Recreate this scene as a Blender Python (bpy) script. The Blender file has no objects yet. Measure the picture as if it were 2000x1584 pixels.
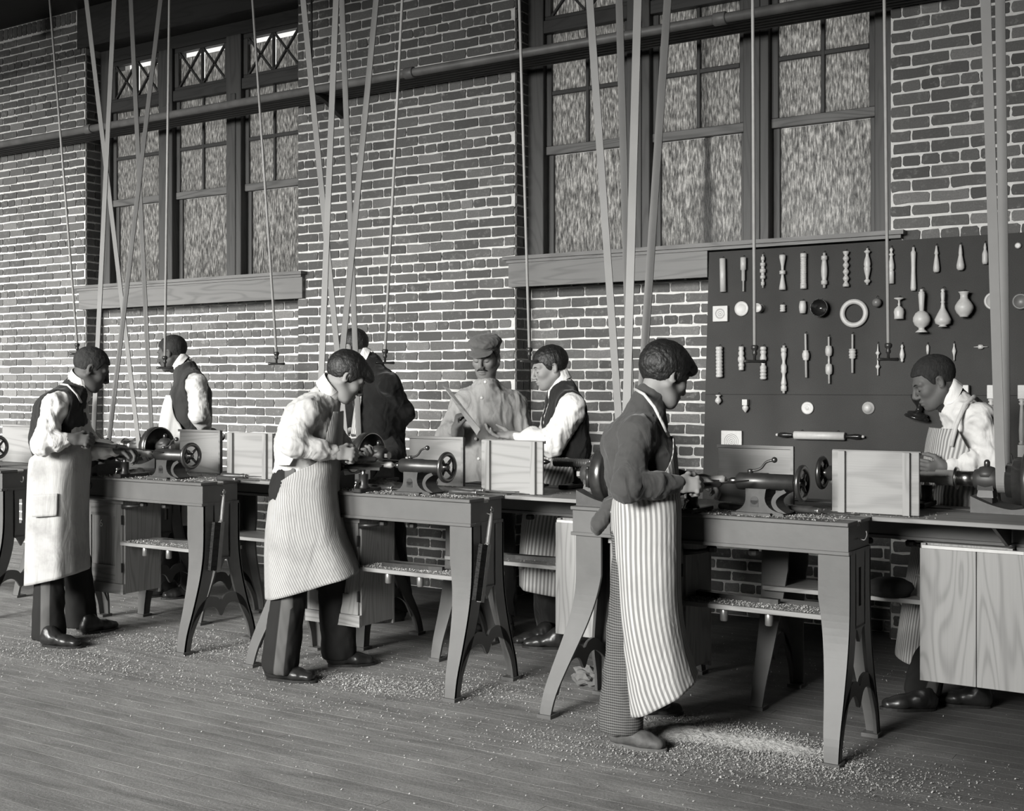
import bpy, bmesh, math, random
import numpy as np
from mathutils import Vector, Matrix
random.seed(7)
sc = bpy.context.scene
COL = sc.collection

# ------------------------------------------------------------------ camera
H, F, V0, TH = 1.47, 2406.0, 752.75, math.radians(33.08)
CT, ST = math.cos(TH), math.sin(TH)
cam_data = bpy.data.cameras.new('camera')
cam = bpy.data.objects.new('camera', cam_data)
COL.objects.link(cam)
cam.location = (0, 0, H)
cam.rotation_euler = (math.pi / 2, 0, TH)
cam_data.sensor_width = 36.0
cam_data.sensor_fit = 'HORIZONTAL'
cam_data.lens = F / 2000.0 * 36.0
cam_data.shift_y = -(792.0 - V0) / 2000.0
cam_data.clip_end = 200
sc.camera = cam

# ------------------------------------------------------------------ light
sc.view_settings.view_transform = 'Standard'
sc.view_settings.look = 'None'
sc.view_settings.gamma = 1.0
sc.view_settings.use_curve_mapping = False
sc.view_settings.exposure = 0.0
sc.cycles.use_denoising = True
sc.cycles.max_bounces = 7
sc.cycles.diffuse_bounces = 4
sc.cycles.glossy_bounces = 3
TINT = (1.0, 0.995, 0.965)
world = bpy.data.worlds.new('world')
sc.world = world
world.use_nodes = True
wb = world.node_tree.nodes['Background']
wb.inputs[0].default_value = (*TINT, 1)
wb.inputs[1].default_value = 1.25

def window_light(loc, target, sx, sz, power, spread):
    d = bpy.data.lights.new('window_daylight', 'AREA')
    d.shape = 'RECTANGLE'; d.size = sx; d.size_y = sz
    d.energy = power; d.color = TINT; d.spread = math.radians(spread)
    o = bpy.data.objects.new('window_daylight', d)
    COL.objects.link(o)
    o.location = loc
    o.rotation_euler = (Vector(target) - Vector(loc)).to_track_quat('-Z', 'Y').to_euler()
    return o
# tall windows of the wall behind the photographer: daylight comes in slanting down from the sky
for lx, tx, pw in ((-12.8, -12.3, 300), (-9.7, -9.2, 280), (-6.3, -5.7, 185), (-2.9, -2.2, 175)):
    window_light((lx, -3.05, 2.7), (tx, 7.0, -.1), 2.4, 2.4, pw*.95, 53)

# ------------------------------------------------------------------ helpers
def at(px, py, Y):
    """world point seen at photo pixel (px,py) on the plane y = Y"""
    u = (px - 1000.0) / F
    Z = Y / (CT + u * ST)
    return Vector((Z * (-ST + u * CT), Y, H - (py - V0) / F * Z))
def xat(px, Y):
    return at(px, V0, Y).x
def cz(px, py, Z):
    """world point at photo pixel with camera depth Z"""
    u = (px - 1000.0) / F
    return Vector((Z * (-ST + u * CT), Z * (CT + u * ST), H - (py - V0) / F * Z))
RV = Vector((CT, ST, 0)); DV = Vector((-ST, CT, 0)); UV3 = Vector((0, 0, 1))
def proj(p):
    x = p[0] * CT + p[1] * ST; z = -p[0] * ST + p[1] * CT
    return 1000 + F * x / z, V0 - (p[2] - H) * F / z, z

def tag(o, label=None, cat=None, group=None, kind=None):
    if label: o['label'] = label
    if cat: o['category'] = cat
    if group: o['group'] = group
    if kind: o['kind'] = kind
    return o
def link(name, me, parent=None):
    o = bpy.data.objects.new(name, me)
    COL.objects.link(o)
    if parent is not None: o.parent = parent
    return o
def empty(name, loc=(0, 0, 0), rz=0.0):
    o = link(name, None)
    o.location = loc; o.rotation_euler = (0, 0, rz)
    o.empty_display_size = 0.1
    return o
def thing(name, label, cat, loc=(0, 0, 0), rz=0.0, group=None):
    return tag(empty(name, loc, rz), label, cat, group)
def copy_tree(o, parent=None):
    c = o.copy(); COL.objects.link(c); c.parent = parent
    for ch in list(o.children): copy_tree(ch, c)
    return c

class MB:
    def __init__(s): s.v = []; s.f = []; s.sm = []
    def add(s, vs, fs, smooth=False):
        b = len(s.v); s.v += [tuple(v) for v in vs]
        for f in fs: s.f.append(tuple(b + i for i in f)); s.sm.append(smooth)
        return s
    def box(s, lo, hi, M=None):
        x0, y0, z0 = lo; x1, y1, z1 = hi
        vs = [Vector(p) for p in ((x0,y0,z0),(x1,y0,z0),(x1,y1,z0),(x0,y1,z0),(x0,y0,z1),(x1,y0,z1),(x1,y1,z1),(x0,y1,z1))]
        if M is not None: vs = [M @ v for v in vs]
        return s.add(vs, [(0,3,2,1),(4,5,6,7),(0,1,5,4),(1,2,6,5),(2,3,7,6),(3,0,4,7)])
    def cbox(s, lo, hi, c=0.004):
        """box with chamfered vertical and top edges"""
        x0, y0, z0 = lo; x1, y1, z1 = hi
        def ring(i, z): return [(x0+c-i if False else x0+i+0, y0+i, z) for _ in ()]
        def oct_(d, z):
            return [(x0+d+c,y0+d,z),(x1-d-c,y0+d,z),(x1-d,y0+d+c,z),(x1-d,y1-d-c,z),(x1-d-c,y1-d,z),(x0+d+c,y1-d,z),(x0+d,y1-d-c,z),(x0+d,y0+d+c,z)]
        vs = oct_(c*.7, z0) + oct_(0, z0 + c) + oct_(0, z1 - c) + oct_(c*.7, z1)
        fs = [tuple(range(7, -1, -1)), tuple(range(24, 32))]
        for r in range(3):
            for i in range(8):
                j = (i + 1) % 8
                fs.append((r*8+i, r*8+j, r*8+8+j, r*8+8+i))
        return s.add(vs, fs)
    def lathe(s, prof, o=(0,0,0), ax=(0,0,1), seg=20, smooth=True, caps=True):
        """prof: (radius, distance along ax)"""
        ax = Vector(ax).normalized(); o = Vector(o)
        t = Vector((1,0,0)) if abs(ax.x) < .8 else Vector((0,1,0))
        e1 = ax.cross(t).normalized(); e2 = ax.cross(e1)
        vs = []
        for r, h in prof:
            for i in range(seg):
                a = 2*math.pi*i/seg
                vs.append(o + ax*h + (e1*math.cos(a) + e2*math.sin(a))*max(r, 1e-5))
        n = len(prof); fs = []
        for k in range(n-1):
            for i in range(seg):
                j = (i+1) % seg
                fs.append((k*seg+i, k*seg+j, (k+1)*seg+j, (k+1)*seg+i))
        s.add(vs, fs, smooth)
        if caps:
            b = len(s.v) - len(vs)
            s.f.append(tuple(b + i for i in reversed(range(seg)))); s.sm.append(False)
            s.f.append(tuple(b + (n-1)*seg + i for i in range(seg))); s.sm.append(False)
        return s
    def cyl(s, a, b, r, r2=None, seg=16):
        a = Vector(a); b = Vector(b); r2 = r if r2 is None else r2
        return s.lathe([(r,0),(r2,(b-a).length)], a, b-a, seg)
    def ball(s, c, r, seg=14, ax=(0,0,1)):
        n = max(6, seg//2 + 1)
        return s.lathe([(r*math.sin(math.pi*i/n), -r*math.cos(math.pi*i/n)) for i in range(n+1)], c, ax, seg, True, False)
    def tube(s, pts, r, seg=10, caps=True):
        pts = [Vector(p) for p in pts]; n = len(pts)
        rs = r if isinstance(r, (list, tuple)) else [r]*n
        d0 = (pts[1]-pts[0]).normalized()
        t = Vector((0,0,1)) if abs(d0.z) < .9 else Vector((1,0,0))
        e1 = d0.cross(t).normalized(); vs = []
        for k in range(n):
            d = ((pts[min(k+1,n-1)]-pts[max(k-1,0)])).normalized()
            e1 = (e1 - d*e1.dot(d)).normalized(); e2 = d.cross(e1)
            for i in range(seg):
                a = 2*math.pi*i/seg
                vs.append(pts[k] + (e1*math.cos(a)+e2*math.sin(a))*rs[k])
        fs = [(k*seg+i, k*seg+(i+1)%seg, (k+1)*seg+(i+1)%seg, (k+1)*seg+i) for k in range(n-1) for i in range(seg)]
        b = len(s.v); s.add(vs, fs, True)
        if caps:
            s.f.append(tuple(b+i for i in reversed(range(seg)))); s.sm.append(False)
            s.f.append(tuple(b+(n-1)*seg+i for i in range(seg))); s.sm.append(False)
        return s
    def torus(s, c, ax, R, r, seg=32, ms=10):
        ax = Vector(ax).normalized(); c = Vector(c)
        t = Vector((1,0,0)) if abs(ax.x) < .8 else Vector((0,1,0))
        e1 = ax.cross(t).normalized(); e2 = ax.cross(e1); vs = []
        for i in range(seg):
            a = 2*math.pi*i/seg; d = e1*math.cos(a)+e2*math.sin(a)
            for j in range(ms):
                b = 2*math.pi*j/ms
                vs.append(c + d*(R+r*math.cos(b)) + ax*r*math.sin(b))
        fs = [(i*ms+j, ((i+1)%seg)*ms+j, ((i+1)%seg)*ms+(j+1)%ms, i*ms+(j+1)%ms) for i in range(seg) for j in range(ms)]
        return s.add(vs, fs, True)
    def strip(s, A, B, T):
        """solid ribbon between polylines A and B (3-D), extruded by vector T"""
        n = len(A); T = Vector(T)
        vs = [Vector(a) for a in A] + [Vector(b) for b in B]
        vs += [v + T for v in vs]
        m = 2*n; fs = []
        for i in range(n-1):
            fs += [(i,i+1,n+i+1,n+i), (m+i,m+n+i,m+n+i+1,m+i+1), (i,m+i,m+i+1,i+1), (n+i,n+i+1,m+n+i+1,m+n+i)]
        fs += [(0,n,m+n,m), (n-1,m+n-1,m+2*n-1,2*n-1)]
        return s.add(vs, fs)
    def mesh(s, name, mat):
        me = bpy.data.meshes.new(name)
        me.from_pydata(s.v, [], s.f)
        me.polygons.foreach_set('use_smooth', s.sm)
        if mat is not None: me.materials.append(mat)
        bm = bmesh.new(); bm.from_mesh(me); bmesh.ops.recalc_face_normals(bm, faces=bm.faces); bm.to_mesh(me); bm.free()
        me.update()
        return me
    def build(s, name, mat, parent=None):
        return link(name, s.mesh(name, mat), parent)

def spline(pts, n):
    """Catmull-Rom through tuples of any length"""
    P = [np.array(p, float) for p in pts]; out = []
    m = len(P)
    for i in range(n):
        t = i/(n-1)*(m-1); k = min(int(t), m-2); f = t-k
        p0, p1, p2, p3 = P[max(k-1,0)], P[k], P[k+1], P[min(k+2,m-1)]
        out.append(0.5*((2*p1)+(-p0+p2)*f+(2*p0-5*p1+4*p2-p3)*f*f+(-p0+3*p1-3*p2+p3)*f**3))
    return out

# ------------------------------------------------------------------ materials
def grey(v): return (v, v*0.99, v*0.972, 1)
def new_mat(name):
    m = bpy.data.materials.new(name); m.use_nodes = True
    nt = m.node_tree; b = nt.nodes['Principled BSDF']
    return m, nt, b
def ramp(nt, fac, stops):
    r = nt.nodes.new('ShaderNodeValToRGB')
    el = r.color_ramp.elements
    while len(el) < len(stops): el.new(0.5)
    for e, (p, v) in zip(el, stops): e.position = p; e.color = grey(v)
    nt.links.new(fac, r.inputs[0])
    return r.outputs[0]
def noise(nt, scale, detail=4, rough=.55, vec=None, mapping=None, dist=0.0):
    n = nt.nodes.new('ShaderNodeTexNoise')
    n.inputs['Scale'].default_value = scale; n.inputs['Detail'].default_value = detail
    n.inputs['Roughness'].default_value = rough; n.inputs['Distortion'].default_value = dist
    if vec is None:
        tc = nt.nodes.new('ShaderNodeTexCoord'); vec = tc.outputs['Object']
    if mapping:
        mp = nt.nodes.new('ShaderNodeMapping'); mp.inputs['Scale'].default_value = mapping
        nt.links.new(vec, mp.inputs[0]); vec = mp.outputs[0]
    nt.links.new(vec, n.inputs['Vector'])
    return n.outputs['Fac']
def bump(nt, b, h, strength, dist=0.01):
    n = nt.nodes.new('ShaderNodeBump'); n.inputs['Strength'].default_value = strength; n.inputs['Distance'].default_value = dist
    nt.links.new(h, n.inputs['Height']); nt.links.new(n.outputs[0], b.inputs['Normal'])
def math_(nt, op, a, b=None, c=None):
    n = nt.nodes.new('ShaderNodeMath'); n.operation = op
    for i, v in enumerate((a, b, c)):
        if v is None: continue
        if isinstance(v, (int, float)): n.inputs[i].default_value = v
        else: nt.links.new(v, n.inputs[i])
    return n.outputs[0]
def mixc(nt, fac, a, b):
    n = nt.nodes.new('ShaderNodeMix'); n.data_type = 'RGBA'
    for sock, v in ((n.inputs[0], fac), (n.inputs[6], a), (n.inputs[7], b)):
        if isinstance(v, (int, float)): sock.default_value = v if sock is n.inputs[0] else grey(v)
        elif isinstance(v, tuple): sock.default_value = v
        else: nt.links.new(v, sock)
    return n.outputs[2]
def plain(name, v, rough=.6, metal=0.0, var=.15, scale=30, bmp=0.0, spec=.5):
    m, nt, b = new_mat(name)
    f = noise(nt, scale)
    nt.links.new(ramp(nt, f, [(.25, v*(1-var)), (.75, v*(1+var))]), b.inputs['Base Color'])
    b.inputs['Roughness'].default_value = rough; b.inputs['Metallic'].default_value = metal
    b.inputs['Specular IOR Level'].default_value = spec
    if bmp: bump(nt, b, noise(nt, scale*3), bmp)
    return m
def wood(name, v, axis='x', var=.35, rings=14.0, rough=.55, fine=True):
    m, nt, b = new_mat(name)
    tc = nt.nodes.new('ShaderNodeTexCoord'); oi = nt.nodes.new('ShaderNodeObjectInfo')
    ad = nt.nodes.new('ShaderNodeVectorMath'); ad.operation = 'MULTIPLY_ADD'
    cb = nt.nodes.new('ShaderNodeCombineXYZ')
    for i in range(3): nt.links.new(oi.outputs['Random'], cb.inputs[i])
    nt.links.new(cb.outputs[0], ad.inputs[0]); ad.inputs[1].default_value = (9, 7, 5); nt.links.new(tc.outputs['Object'], ad.inputs[2])
    sc_ = {'x': (.12, 1, 1), 'y': (1, .12, 1), 'z': (1, 1, .12)}[axis]
    n1 = noise(nt, 5.0, 2, .5, ad.outputs[0], sc_, 0.4)
    rg = math_(nt, 'POWER', math_(nt, 'ABSOLUTE', math_(nt, 'SINE', math_(nt, 'MULTIPLY', n1, rings*4.2))), 5.0)
    sc2 = {'x': (2, 90, 90), 'y': (90, 2, 90), 'z': (90, 90, 2)}[axis]
    n2 = noise(nt, 1.6, 3, .6, ad.outputs[0], sc2)
    mixv = math_(nt, 'ADD', math_(nt, 'MULTIPLY', rg, .5), math_(nt, 'MULTIPLY', n2, .55))
    nt.links.new(ramp(nt, mixv, [(.12, v*(1+var*.35)), (.45, v), (.95, v*(1-var))]), b.inputs['Base Color'])
    b.inputs['Roughness'].default_value = rough
    bump(nt, b, n2, .12, .004)
    return m
M = {}
def make_materials():
    M['mortar'] = plain('mortar', .66, .95, var=.16, scale=22, bmp=.5)
    # brick
    m, nt, b = new_mat('brick')
    oi = nt.nodes.new('ShaderNodeObjectInfo'); ge = nt.nodes.new('ShaderNodeNewGeometry')
    rnd = math_(nt, 'FRACT', math_(nt, 'ADD', oi.outputs['Random'], ge.outputs['Random Per Island']))
    base = ramp(nt, rnd, [(0, .08), (.5, .115), (.85, .14), (1, .21)])
    tc = nt.nodes.new('ShaderNodeTexCoord')
    n1 = noise(nt, 26, 5, .65, ge.outputs['Position']); n2 = noise(nt, 4, 4, .6, ge.outputs['Position'])
    n3 = noise(nt, 120, 2, .5, ge.outputs['Position'])
    sm = math_(nt, 'MULTIPLY', math_(nt, 'SMOOTHSTEP', n1, .56, .72) if False else ramp(nt, n1, [(.55, 0), (.74, 1)]), ramp(nt, n2, [(.36, .1), (.66, .9)]))
    c1 = mixc(nt, sm, base, .34)
    c2 = mixc(nt, ramp(nt, n3, [(.3, 0), (.7, .35)]), c1, .05)
    nt.links.new(c2, b.inputs['Base Color']); b.inputs['Roughness'].default_value = .9
    bump(nt, b, n1, .5, .006); M['brick'] = m
    # floor planks
    m, nt, b = new_mat('floor_board')
    ge = nt.nodes.new('ShaderNodeNewGeometry'); oi = nt.nodes.new('ShaderNodeObjectInfo')
    g = noise(nt, 3, 5, .65, ge.outputs['Position'], (1.2, 30, 1))
    basew = ramp(nt, math_(nt, 'ADD', math_(nt, 'MULTIPLY', g, .7), math_(nt, 'MULTIPLY', oi.outputs['Random'], .3)), [(.2, .10), (.5, .065), (.85, .035)])
    sx = nt.nodes.new('ShaderNodeSeparateXYZ'); nt.links.new(ge.outputs['Position'], sx.inputs[0])
    # trodden sawdust lies thick in the aisle and thins out under the benches and to the right
    yy = math_(nt, 'ADD', math_(nt, 'MULTIPLY', sx.outputs[1], -.55), math_(nt, 'MULTIPLY', sx.outputs[0], -.26))
    edge = math_(nt, 'ADD', math_(nt, 'ADD', yy, 2.65), math_(nt, 'MULTIPLY', math_(nt, 'SUBTRACT', noise(nt, 1.3, 4, .6, ge.outputs['Position']), .5), 2.2))
    n5 = noise(nt, 5.0, 7, .75, ge.outputs['Position'], (.35, 1.9, 1), .5)
    cover = math_(nt, 'MULTIPLY', ramp(nt, math_(nt, 'MULTIPLY', edge, 1.0), [(.0, .22), (1.0, .88)]), ramp(nt, n5, [(.30, .30), (.62, 1.0)]))
    dustc = ramp(nt, noise(nt, 90, 3, .7, ge.outputs['Position']), [(.3, .24), (.7, .40)])
    nt.links.new(mixc(nt, cover, basew, dustc), b.inputs['Base Color'])
    b.inputs['Roughness'].default_value = .72; b.inputs['Specular IOR Level'].default_value = .3
    bump(nt, b, noise(nt, 70, 5, .8, ge.outputs['Position']), .5, .008); M['floor'] = m
    M['subfloor'] = plain('subfloor', .025, .95)
    M['ceiling'] = wood('ceiling_wood', .015, 'x')
    M['sawdust'] = plain('sawdust', .42, .95, var=.35, scale=60)
    M['pile'] = plain('sawdust_heap', .46, .95, var=.4, scale=120, bmp=.9)
    M['drift'] = plain('sawdust_drift', .30, .95, var=.4, scale=90, bmp=.9)
    M['darkwood'] = wood('dark_stained_wood', .032, 'x', .35, 10)
    M['darkwood_z'] = wood('lit_stained_wood_upright', .055, 'z', .35, 10)  # upright copy made lighter in colour, as if catching more light
    M['sillwood'] = wood('sill_wood', .15, 'x', .3, 8)
    M['muntin'] = plain('dark_muntin', .03, .6)
    M['rail'] = wood('weathered_sash_rail', .11, 'x', .5, 9)
    M['pipe'] = plain('dark_pipe', .055, .55, var=.25, scale=8)
    M['pipe_lit'] = plain('lit_front_pipe', .14, .5, var=.25, scale=10)  # front pipe's lighter colour paints in the light falling on it
    M['steel_black'] = plain('black_iron', .02, .45, var=.3)
    # figured translucent window glass
    m, nt, b = new_mat('figured_glass')
    ge = nt.nodes.new('ShaderNodeNewGeometry')
    st = noise(nt, 50, 3, .75, ge.outputs['Position'], (2.6, 1, .36))
    c = ramp(nt, st, [(.34, .16), (.5, .52), (.63, 1.0)])
    tr = nt.nodes.new('ShaderNodeBsdfTranslucent'); nt.links.new(c, tr.inputs[0])
    b.inputs['Roughness'].default_value = .3
    nt.links.new(ramp(nt, st, [(.3, .03), (.65, .2)]), b.inputs['Base Color'])
    mx = nt.nodes.new('ShaderNodeMixShader'); mx.inputs[0].default_value = .75
    out = nt.nodes['Material Output']
    nt.links.new(b.outputs[0], mx.inputs[1]); nt.links.new(tr.outputs[0], mx.inputs[2]); nt.links.new(mx.outputs[0], out.inputs[0])
    M['glass'] = m
    m, nt, b = new_mat('clear_glass'); b.inputs['Transmission Weight'].default_value = 1; b.inputs['Roughness'].default_value = 0; b.inputs['IOR'].default_value = 1.01
    M['clear'] = m
    # iron work
    M['paint'] = plain('grey_painted_iron', .088, .5, var=.10, scale=9, bmp=.06)
    M['iron'] = plain('dark_iron', .05, .38, metal=.55, var=.25)
    M['castiron'] = plain('cast_iron', .05, .5, metal=.25, var=.2)
    M['steel'] = plain('bright_steel', .5, .28, metal=1, var=.2, scale=50)
    M['wheel'] = plain('polished_iron_wheel', .12, .3, metal=.8, var=.2)
    M['pine'] = wood('pine_board', .23, 'z', .34, 16)
    M['pine_x'] = wood('pine_board_crosswise', .23, 'x', .42, 12)
    M['pine_side'] = wood('pine_side', .20, 'z', .5, 12)
    M['guard'] = wood('guard_board', .235, 'x', .25, 8)
    M['shelf'] = wood('shelf_board', .20, 'x', .35, 9)
    M['turned'] = plain('turned_maple', .50, .42, var=.08, scale=40)
    M['turned_dark'] = plain('dark_turned_wood', .018, .2, var=.3)
    M['turned_mid'] = plain('brown_turned_wood', .14, .4, var=.2)
    M['handle'] = plain('dark_tool_handle', .04, .35, var=.3)
    M['bristle'] = plain('black_bristles', .012, .9, var=.3)
    M['belt'] = plain('leather_belt', .19, .6, var=.10, scale=5)
    M['belt_dark'] = plain('dark_leather_belt', .10, .6, var=.12, scale=5)
    M['rod'] = plain('pale_rod', .34, .5, var=.1)
    M['white'] = plain('white_paint', .75, .5, var=.05)
    M['paper'] = plain('brown_paper', .11, .9, var=.3)
    M['can'] = plain('tin_can', .3, .35, metal=.7)
    # display cloth
    m, nt, b = new_mat('display_cloth')
    f1 = noise(nt, 300, 2, .6, None, (1, 1, 1)); f2 = noise(nt, 3, 3, .6)
    nt.links.new(ramp(nt, math_(nt, 'ADD', math_(nt, 'MULTIPLY', f1, .7), math_(nt, 'MULTIPLY', f2, .3)), [(.3, .042), (.7, .075)]), b.inputs['Base Color'])
    b.inputs['Roughness'].default_value = .95; b.inputs['Specular IOR Level'].default_value = .1
    bump(nt, b, f1, .3, .004); M['cloth_board'] = m
make_materials()
# ------------------------------------------------------------------ room
YP, YR, YW = 7.18, 7.37, 7.36          # pier face, recess face, window plane
CO = 0.0717                             # brick course
fl = MB().box((-16, -4, -.12), (6, 8.2, -.022)).build('floor', M['subfloor'])
tag(fl, 'wide wooden plank floor dusted with sawdust', kind='structure')
def floor_planks():
    w = .083; y = 2.35; row = 0
    cache = {}
    rnd = random.Random(3)
    while y < 7.42:
        x = -11.2 - rnd.random()*2.5
        xmax = 0.4
        while x < xmax:
            L = rnd.choice((2.8, 3.4, 4.0))
            if L not in cache:
                cache[L] = MB().box((-L/2, -w/2+.0008, -.02), (L/2, w/2-.0008, 0)).mesh('plank', M['floor'])
            o = link('plank', cache[L], fl)
            o.location = (x + L/2, y + w/2, rnd.uniform(-.0005, 0))
            x += L + .002
        y += w; row += 1
floor_planks()
ceil = MB().box((-16, -4, 4.86), (6, 8.2, 4.95)).build('ceiling', M['ceiling'])
tag(ceil, 'dark wooden ceiling above the workshop', kind='structure')
for i in range(7):
    MB().box((-14.5 + 2.3*i, -3.5, 4.62), (-14.3 + 2.3*i, 6.6, 4.86)).build('joist', M['darkwood'], ceil)

# plain walls that close the room outside the picture
M['plaster'] = plain('low_bounce_wall', .09, .95, var=.1, scale=4)  # even dark tone, kept low so these walls bounce little light
for nm, lo, hi, lb in (('wall_front', (-16, -3.5, 0), (6, -3.2, 4.86), 'plain wall behind the photographer'), ('wall_end_left', (-16, -3.2, 0), (-15.7, 7.6, 4.86), 'plain end wall far to the left'), ('wall_end_right', (2.6, -3.2, 0), (2.9, 7.6, 4.86), 'plain end wall far to the right'), ('wall_back_left', (-15.7, 7.3, 0), (-11.3, 7.6, 4.86), 'plain stretch of back wall outside the picture at left'), ('wall_back_right', (.2, 7.3, 0), (2.6, 7.6, 4.86), 'plain stretch of back wall outside the picture at right')):
    tag(MB().box(lo, hi).build(nm, M['plaster']), lb, kind='structure')
# ---- bricks
def brick_mesh(L, h, seed):
    r = random.Random(seed)
    c = r.uniform(.004, .010)
    pts = [(-L/2+c,-h/2),(-L*.1,-h/2+r.uniform(-.002,.002)),(L/2-c,-h/2),(L/2,-h/2+c),(L/2+r.uniform(-.002,.002),0),(L/2,h/2-c),(L/2-c,h/2),(L*.12,h/2+r.uniform(-.002,.002)),(-L/2+c,h/2),(-L/2,h/2-c),(-L/2+r.uniform(-.002,.002),0),(-L/2,-h/2+c)]
    pts = [(x+r.uniform(-.003,.003), z+r.uniform(-.0028,.0028)) for x, z in pts]
    n = len(pts)
    vs = [(x,-.006,z) for x, z in pts] + [(x*1.004,.02,z) for x, z in pts]
    fs = [tuple(range(n))] + [(i, n+i, n+(i+1)%n, (i+1)%n) for i in range(n)]
    return MB().add(vs, fs)
SL, HL, BH = .204, .094, .058
STR = [brick_mesh(SL, BH, i) for i in range(10)]; HDR = [brick_mesh(HL, BH, 20+i) for i in range(6)]
STRM = [b.mesh('brick', M['brick']) for b in STR]; HDRM = [b.mesh('brick', M['brick']) for b in HDR]
def course_list(x0, x1, z0, z1, seed=0):
    """bricks of common bond: stretcher courses with a header course every sixth"""
    out = []; k0 = int(math.ceil(z0/CO - 1e-6)); k1 = int(z1/CO + 1e-6)
    for k in range(k0, k1):
        hd = (k % 6 == 2)
        p = .1075 if hd else .2155
        off = (.05 if hd else (.108 if k % 2 else 0.0))
        x = math.floor((x0 - off)/p)*p + off
        while x < x1:
            a, b = max(x, x0), min(x + p, x1)
            if b - a > .035:
                full = HL if hd else SL
                out.append(((a+b)/2, (k+.5)*CO, (b-a-.0115)/full, hd))
            x += p
    return out
WALLS = []
def brick_wall(name, label, x0, x1, z0, z1, Y, depth, jambs=(), hide=None, seed=1, nmax=300, extra=None):
    """mortar body, bricks proud of it; jambs: (x, sign, zlo, zhi, depth)"""
    rnd = random.Random(seed)
    mb = MB().box((x0+.003, Y+.002, z0), (x1-.003, Y+depth, z1))
    if extra: extra(mb)
    w = mb.build(name, M['mortar']); tag(w, label, kind='structure')
    items = []
    for (cx, zz, s, hd) in course_list(x0, x1, z0, z1, seed):
        items.append((cx, Y, zz, s, hd, 0.0))
    for (jx, sg, za, zb, dp) in jambs:
        for k in range(int(math.ceil(za/CO)), int(zb/CO)):
            off = .0 if k % 2 else .05
            segs = [(Y+.004, Y+dp)] if k % 2 else [(Y+.004, Y+.1), (Y+.1, Y+dp)]
            for a, b in segs:
                if b-a > .03: items.append((jx, (a+b)/2, (k+.5)*CO, (b-a-.0115)/SL, False, sg*math.pi/2))
    scored = []
    for it in items:
        px, py, z = proj((it[0], it[1], it[2]))
        vis = -30 < px < 2030 and -20 < py < 1600 and not (hide and hide(it[0], it[2]))
        scored.append(((1 if vis else 0)*(1/(z*z))*(it[3]*(.5 if it[4] else 1)), it))
    scored.sort(key=lambda t: -t[0])
    rest = MB()
    for i, (scv, it) in enumerate(scored):
        src = HDR if it[4] else STR; srcm = HDRM if it[4] else STRM
        q = rnd.randrange(len(src)); dy = rnd.uniform(-.0015, .0015); rx = rnd.uniform(-.008, .008)
        M4 = Matrix.Translation((it[0], it[1], it[2])) @ Matrix.Rotation(it[5], 4, 'Z') @ Matrix.Translation((0, dy, 0)) @ Matrix.Rotation(rx, 4, 'X') @ Matrix.Diagonal((it[3], 1, rnd.uniform(.96, 1.03), 1))
        if i < nmax and scv > 0:
            o = link('brick', srcm[q], w); o.matrix_local = M4
        else:
            rest.add([M4 @ Vector(v) for v in src[q].v], src[q].f)
    if rest.v:
        o = rest.build('brickwork', M['brick'], w); tag(o, kind='stuff')
    return w
XA, XB, XC, XD = -9.25, -6.68, -4.65, -2.06      # window openings
ZS, ZT = 2.30, 4.50                               # under sill, lintel
zt = 4.74
brick_wall('wall_left', 'brick pier left of the left window', -11.3, XA, 0, zt, YP, .5, [(XA, 1, ZS, ZT, .19), (XA, 1, 0, 2.2, .19)], seed=1)
brick_wall('wall_middle', 'broad brick pier between the two windows', XB, XC, 0, zt, YP, .5, [(XC, 1, ZS, ZT, .19), (XC, 1, 0, 2.2, .19)], seed=2)
board_hide = lambda x, z: x > -3.15 and .75 < z < 2.3
brick_wall('wall_right', 'brick pier right of the right window above the display board', XD, 0.2, 0, zt, YP, .5, [(XD, -1, 0, 2.2, .19)], board_hide, seed=3)
brick_wall('wall_recess_left', 'recessed brickwork below the left window', XA+.005, XB-.005, 0, 2.29, YR, .3, (), seed=4)
brick_wall('wall_recess_right', 'recessed brickwork below the right window', XC+.005, XD-.005, 0, 2.29, YR, .3, (), board_hide, seed=5)
# soldier course under the ceiling on the left pier, lintels and upper wall
for nm, lb, a, b in (('wall_top_left', 'course of upright bricks under the ceiling at the left', -11.3, XA-.09), ):
    w = MB().box((a, YP+.002, zt), (b, YP+.5, 4.86)).build(nm, M['mortar']); tag(w, lb, kind='structure')
    x = a + .04; sm = brick_mesh(.058, .1, 50).mesh('brick', M['brick'])
    while x < b-.02:
        o = link('brick', sm, w); o.location = (x, YP, 4.80); x += .071
w = MB().box((XB+.0, YP+.002, zt), (XC, YP+.5, 4.86)).box((XD, YP+.002, zt), (.2, YP+.5, 4.86)).build('wall_top', M['mortar']); tag(w, 'strip of wall above the brick piers under the ceiling', kind='structure')
tr = MB().box((XA-.09, YP-.02, ZT), (XB+.0, YP+.4, 4.855)).build('trim_1', M['darkwood']); tag(tr, 'dark timber lintel over the left window', kind='structure')
tr = MB().box((XC-.0, YP-.02, ZT), (XD+.0, YP+.4, 4.855)).build('trim_2', M['darkwood']); tag(tr, 'dark timber lintel over the right window', kind='structure')
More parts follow.
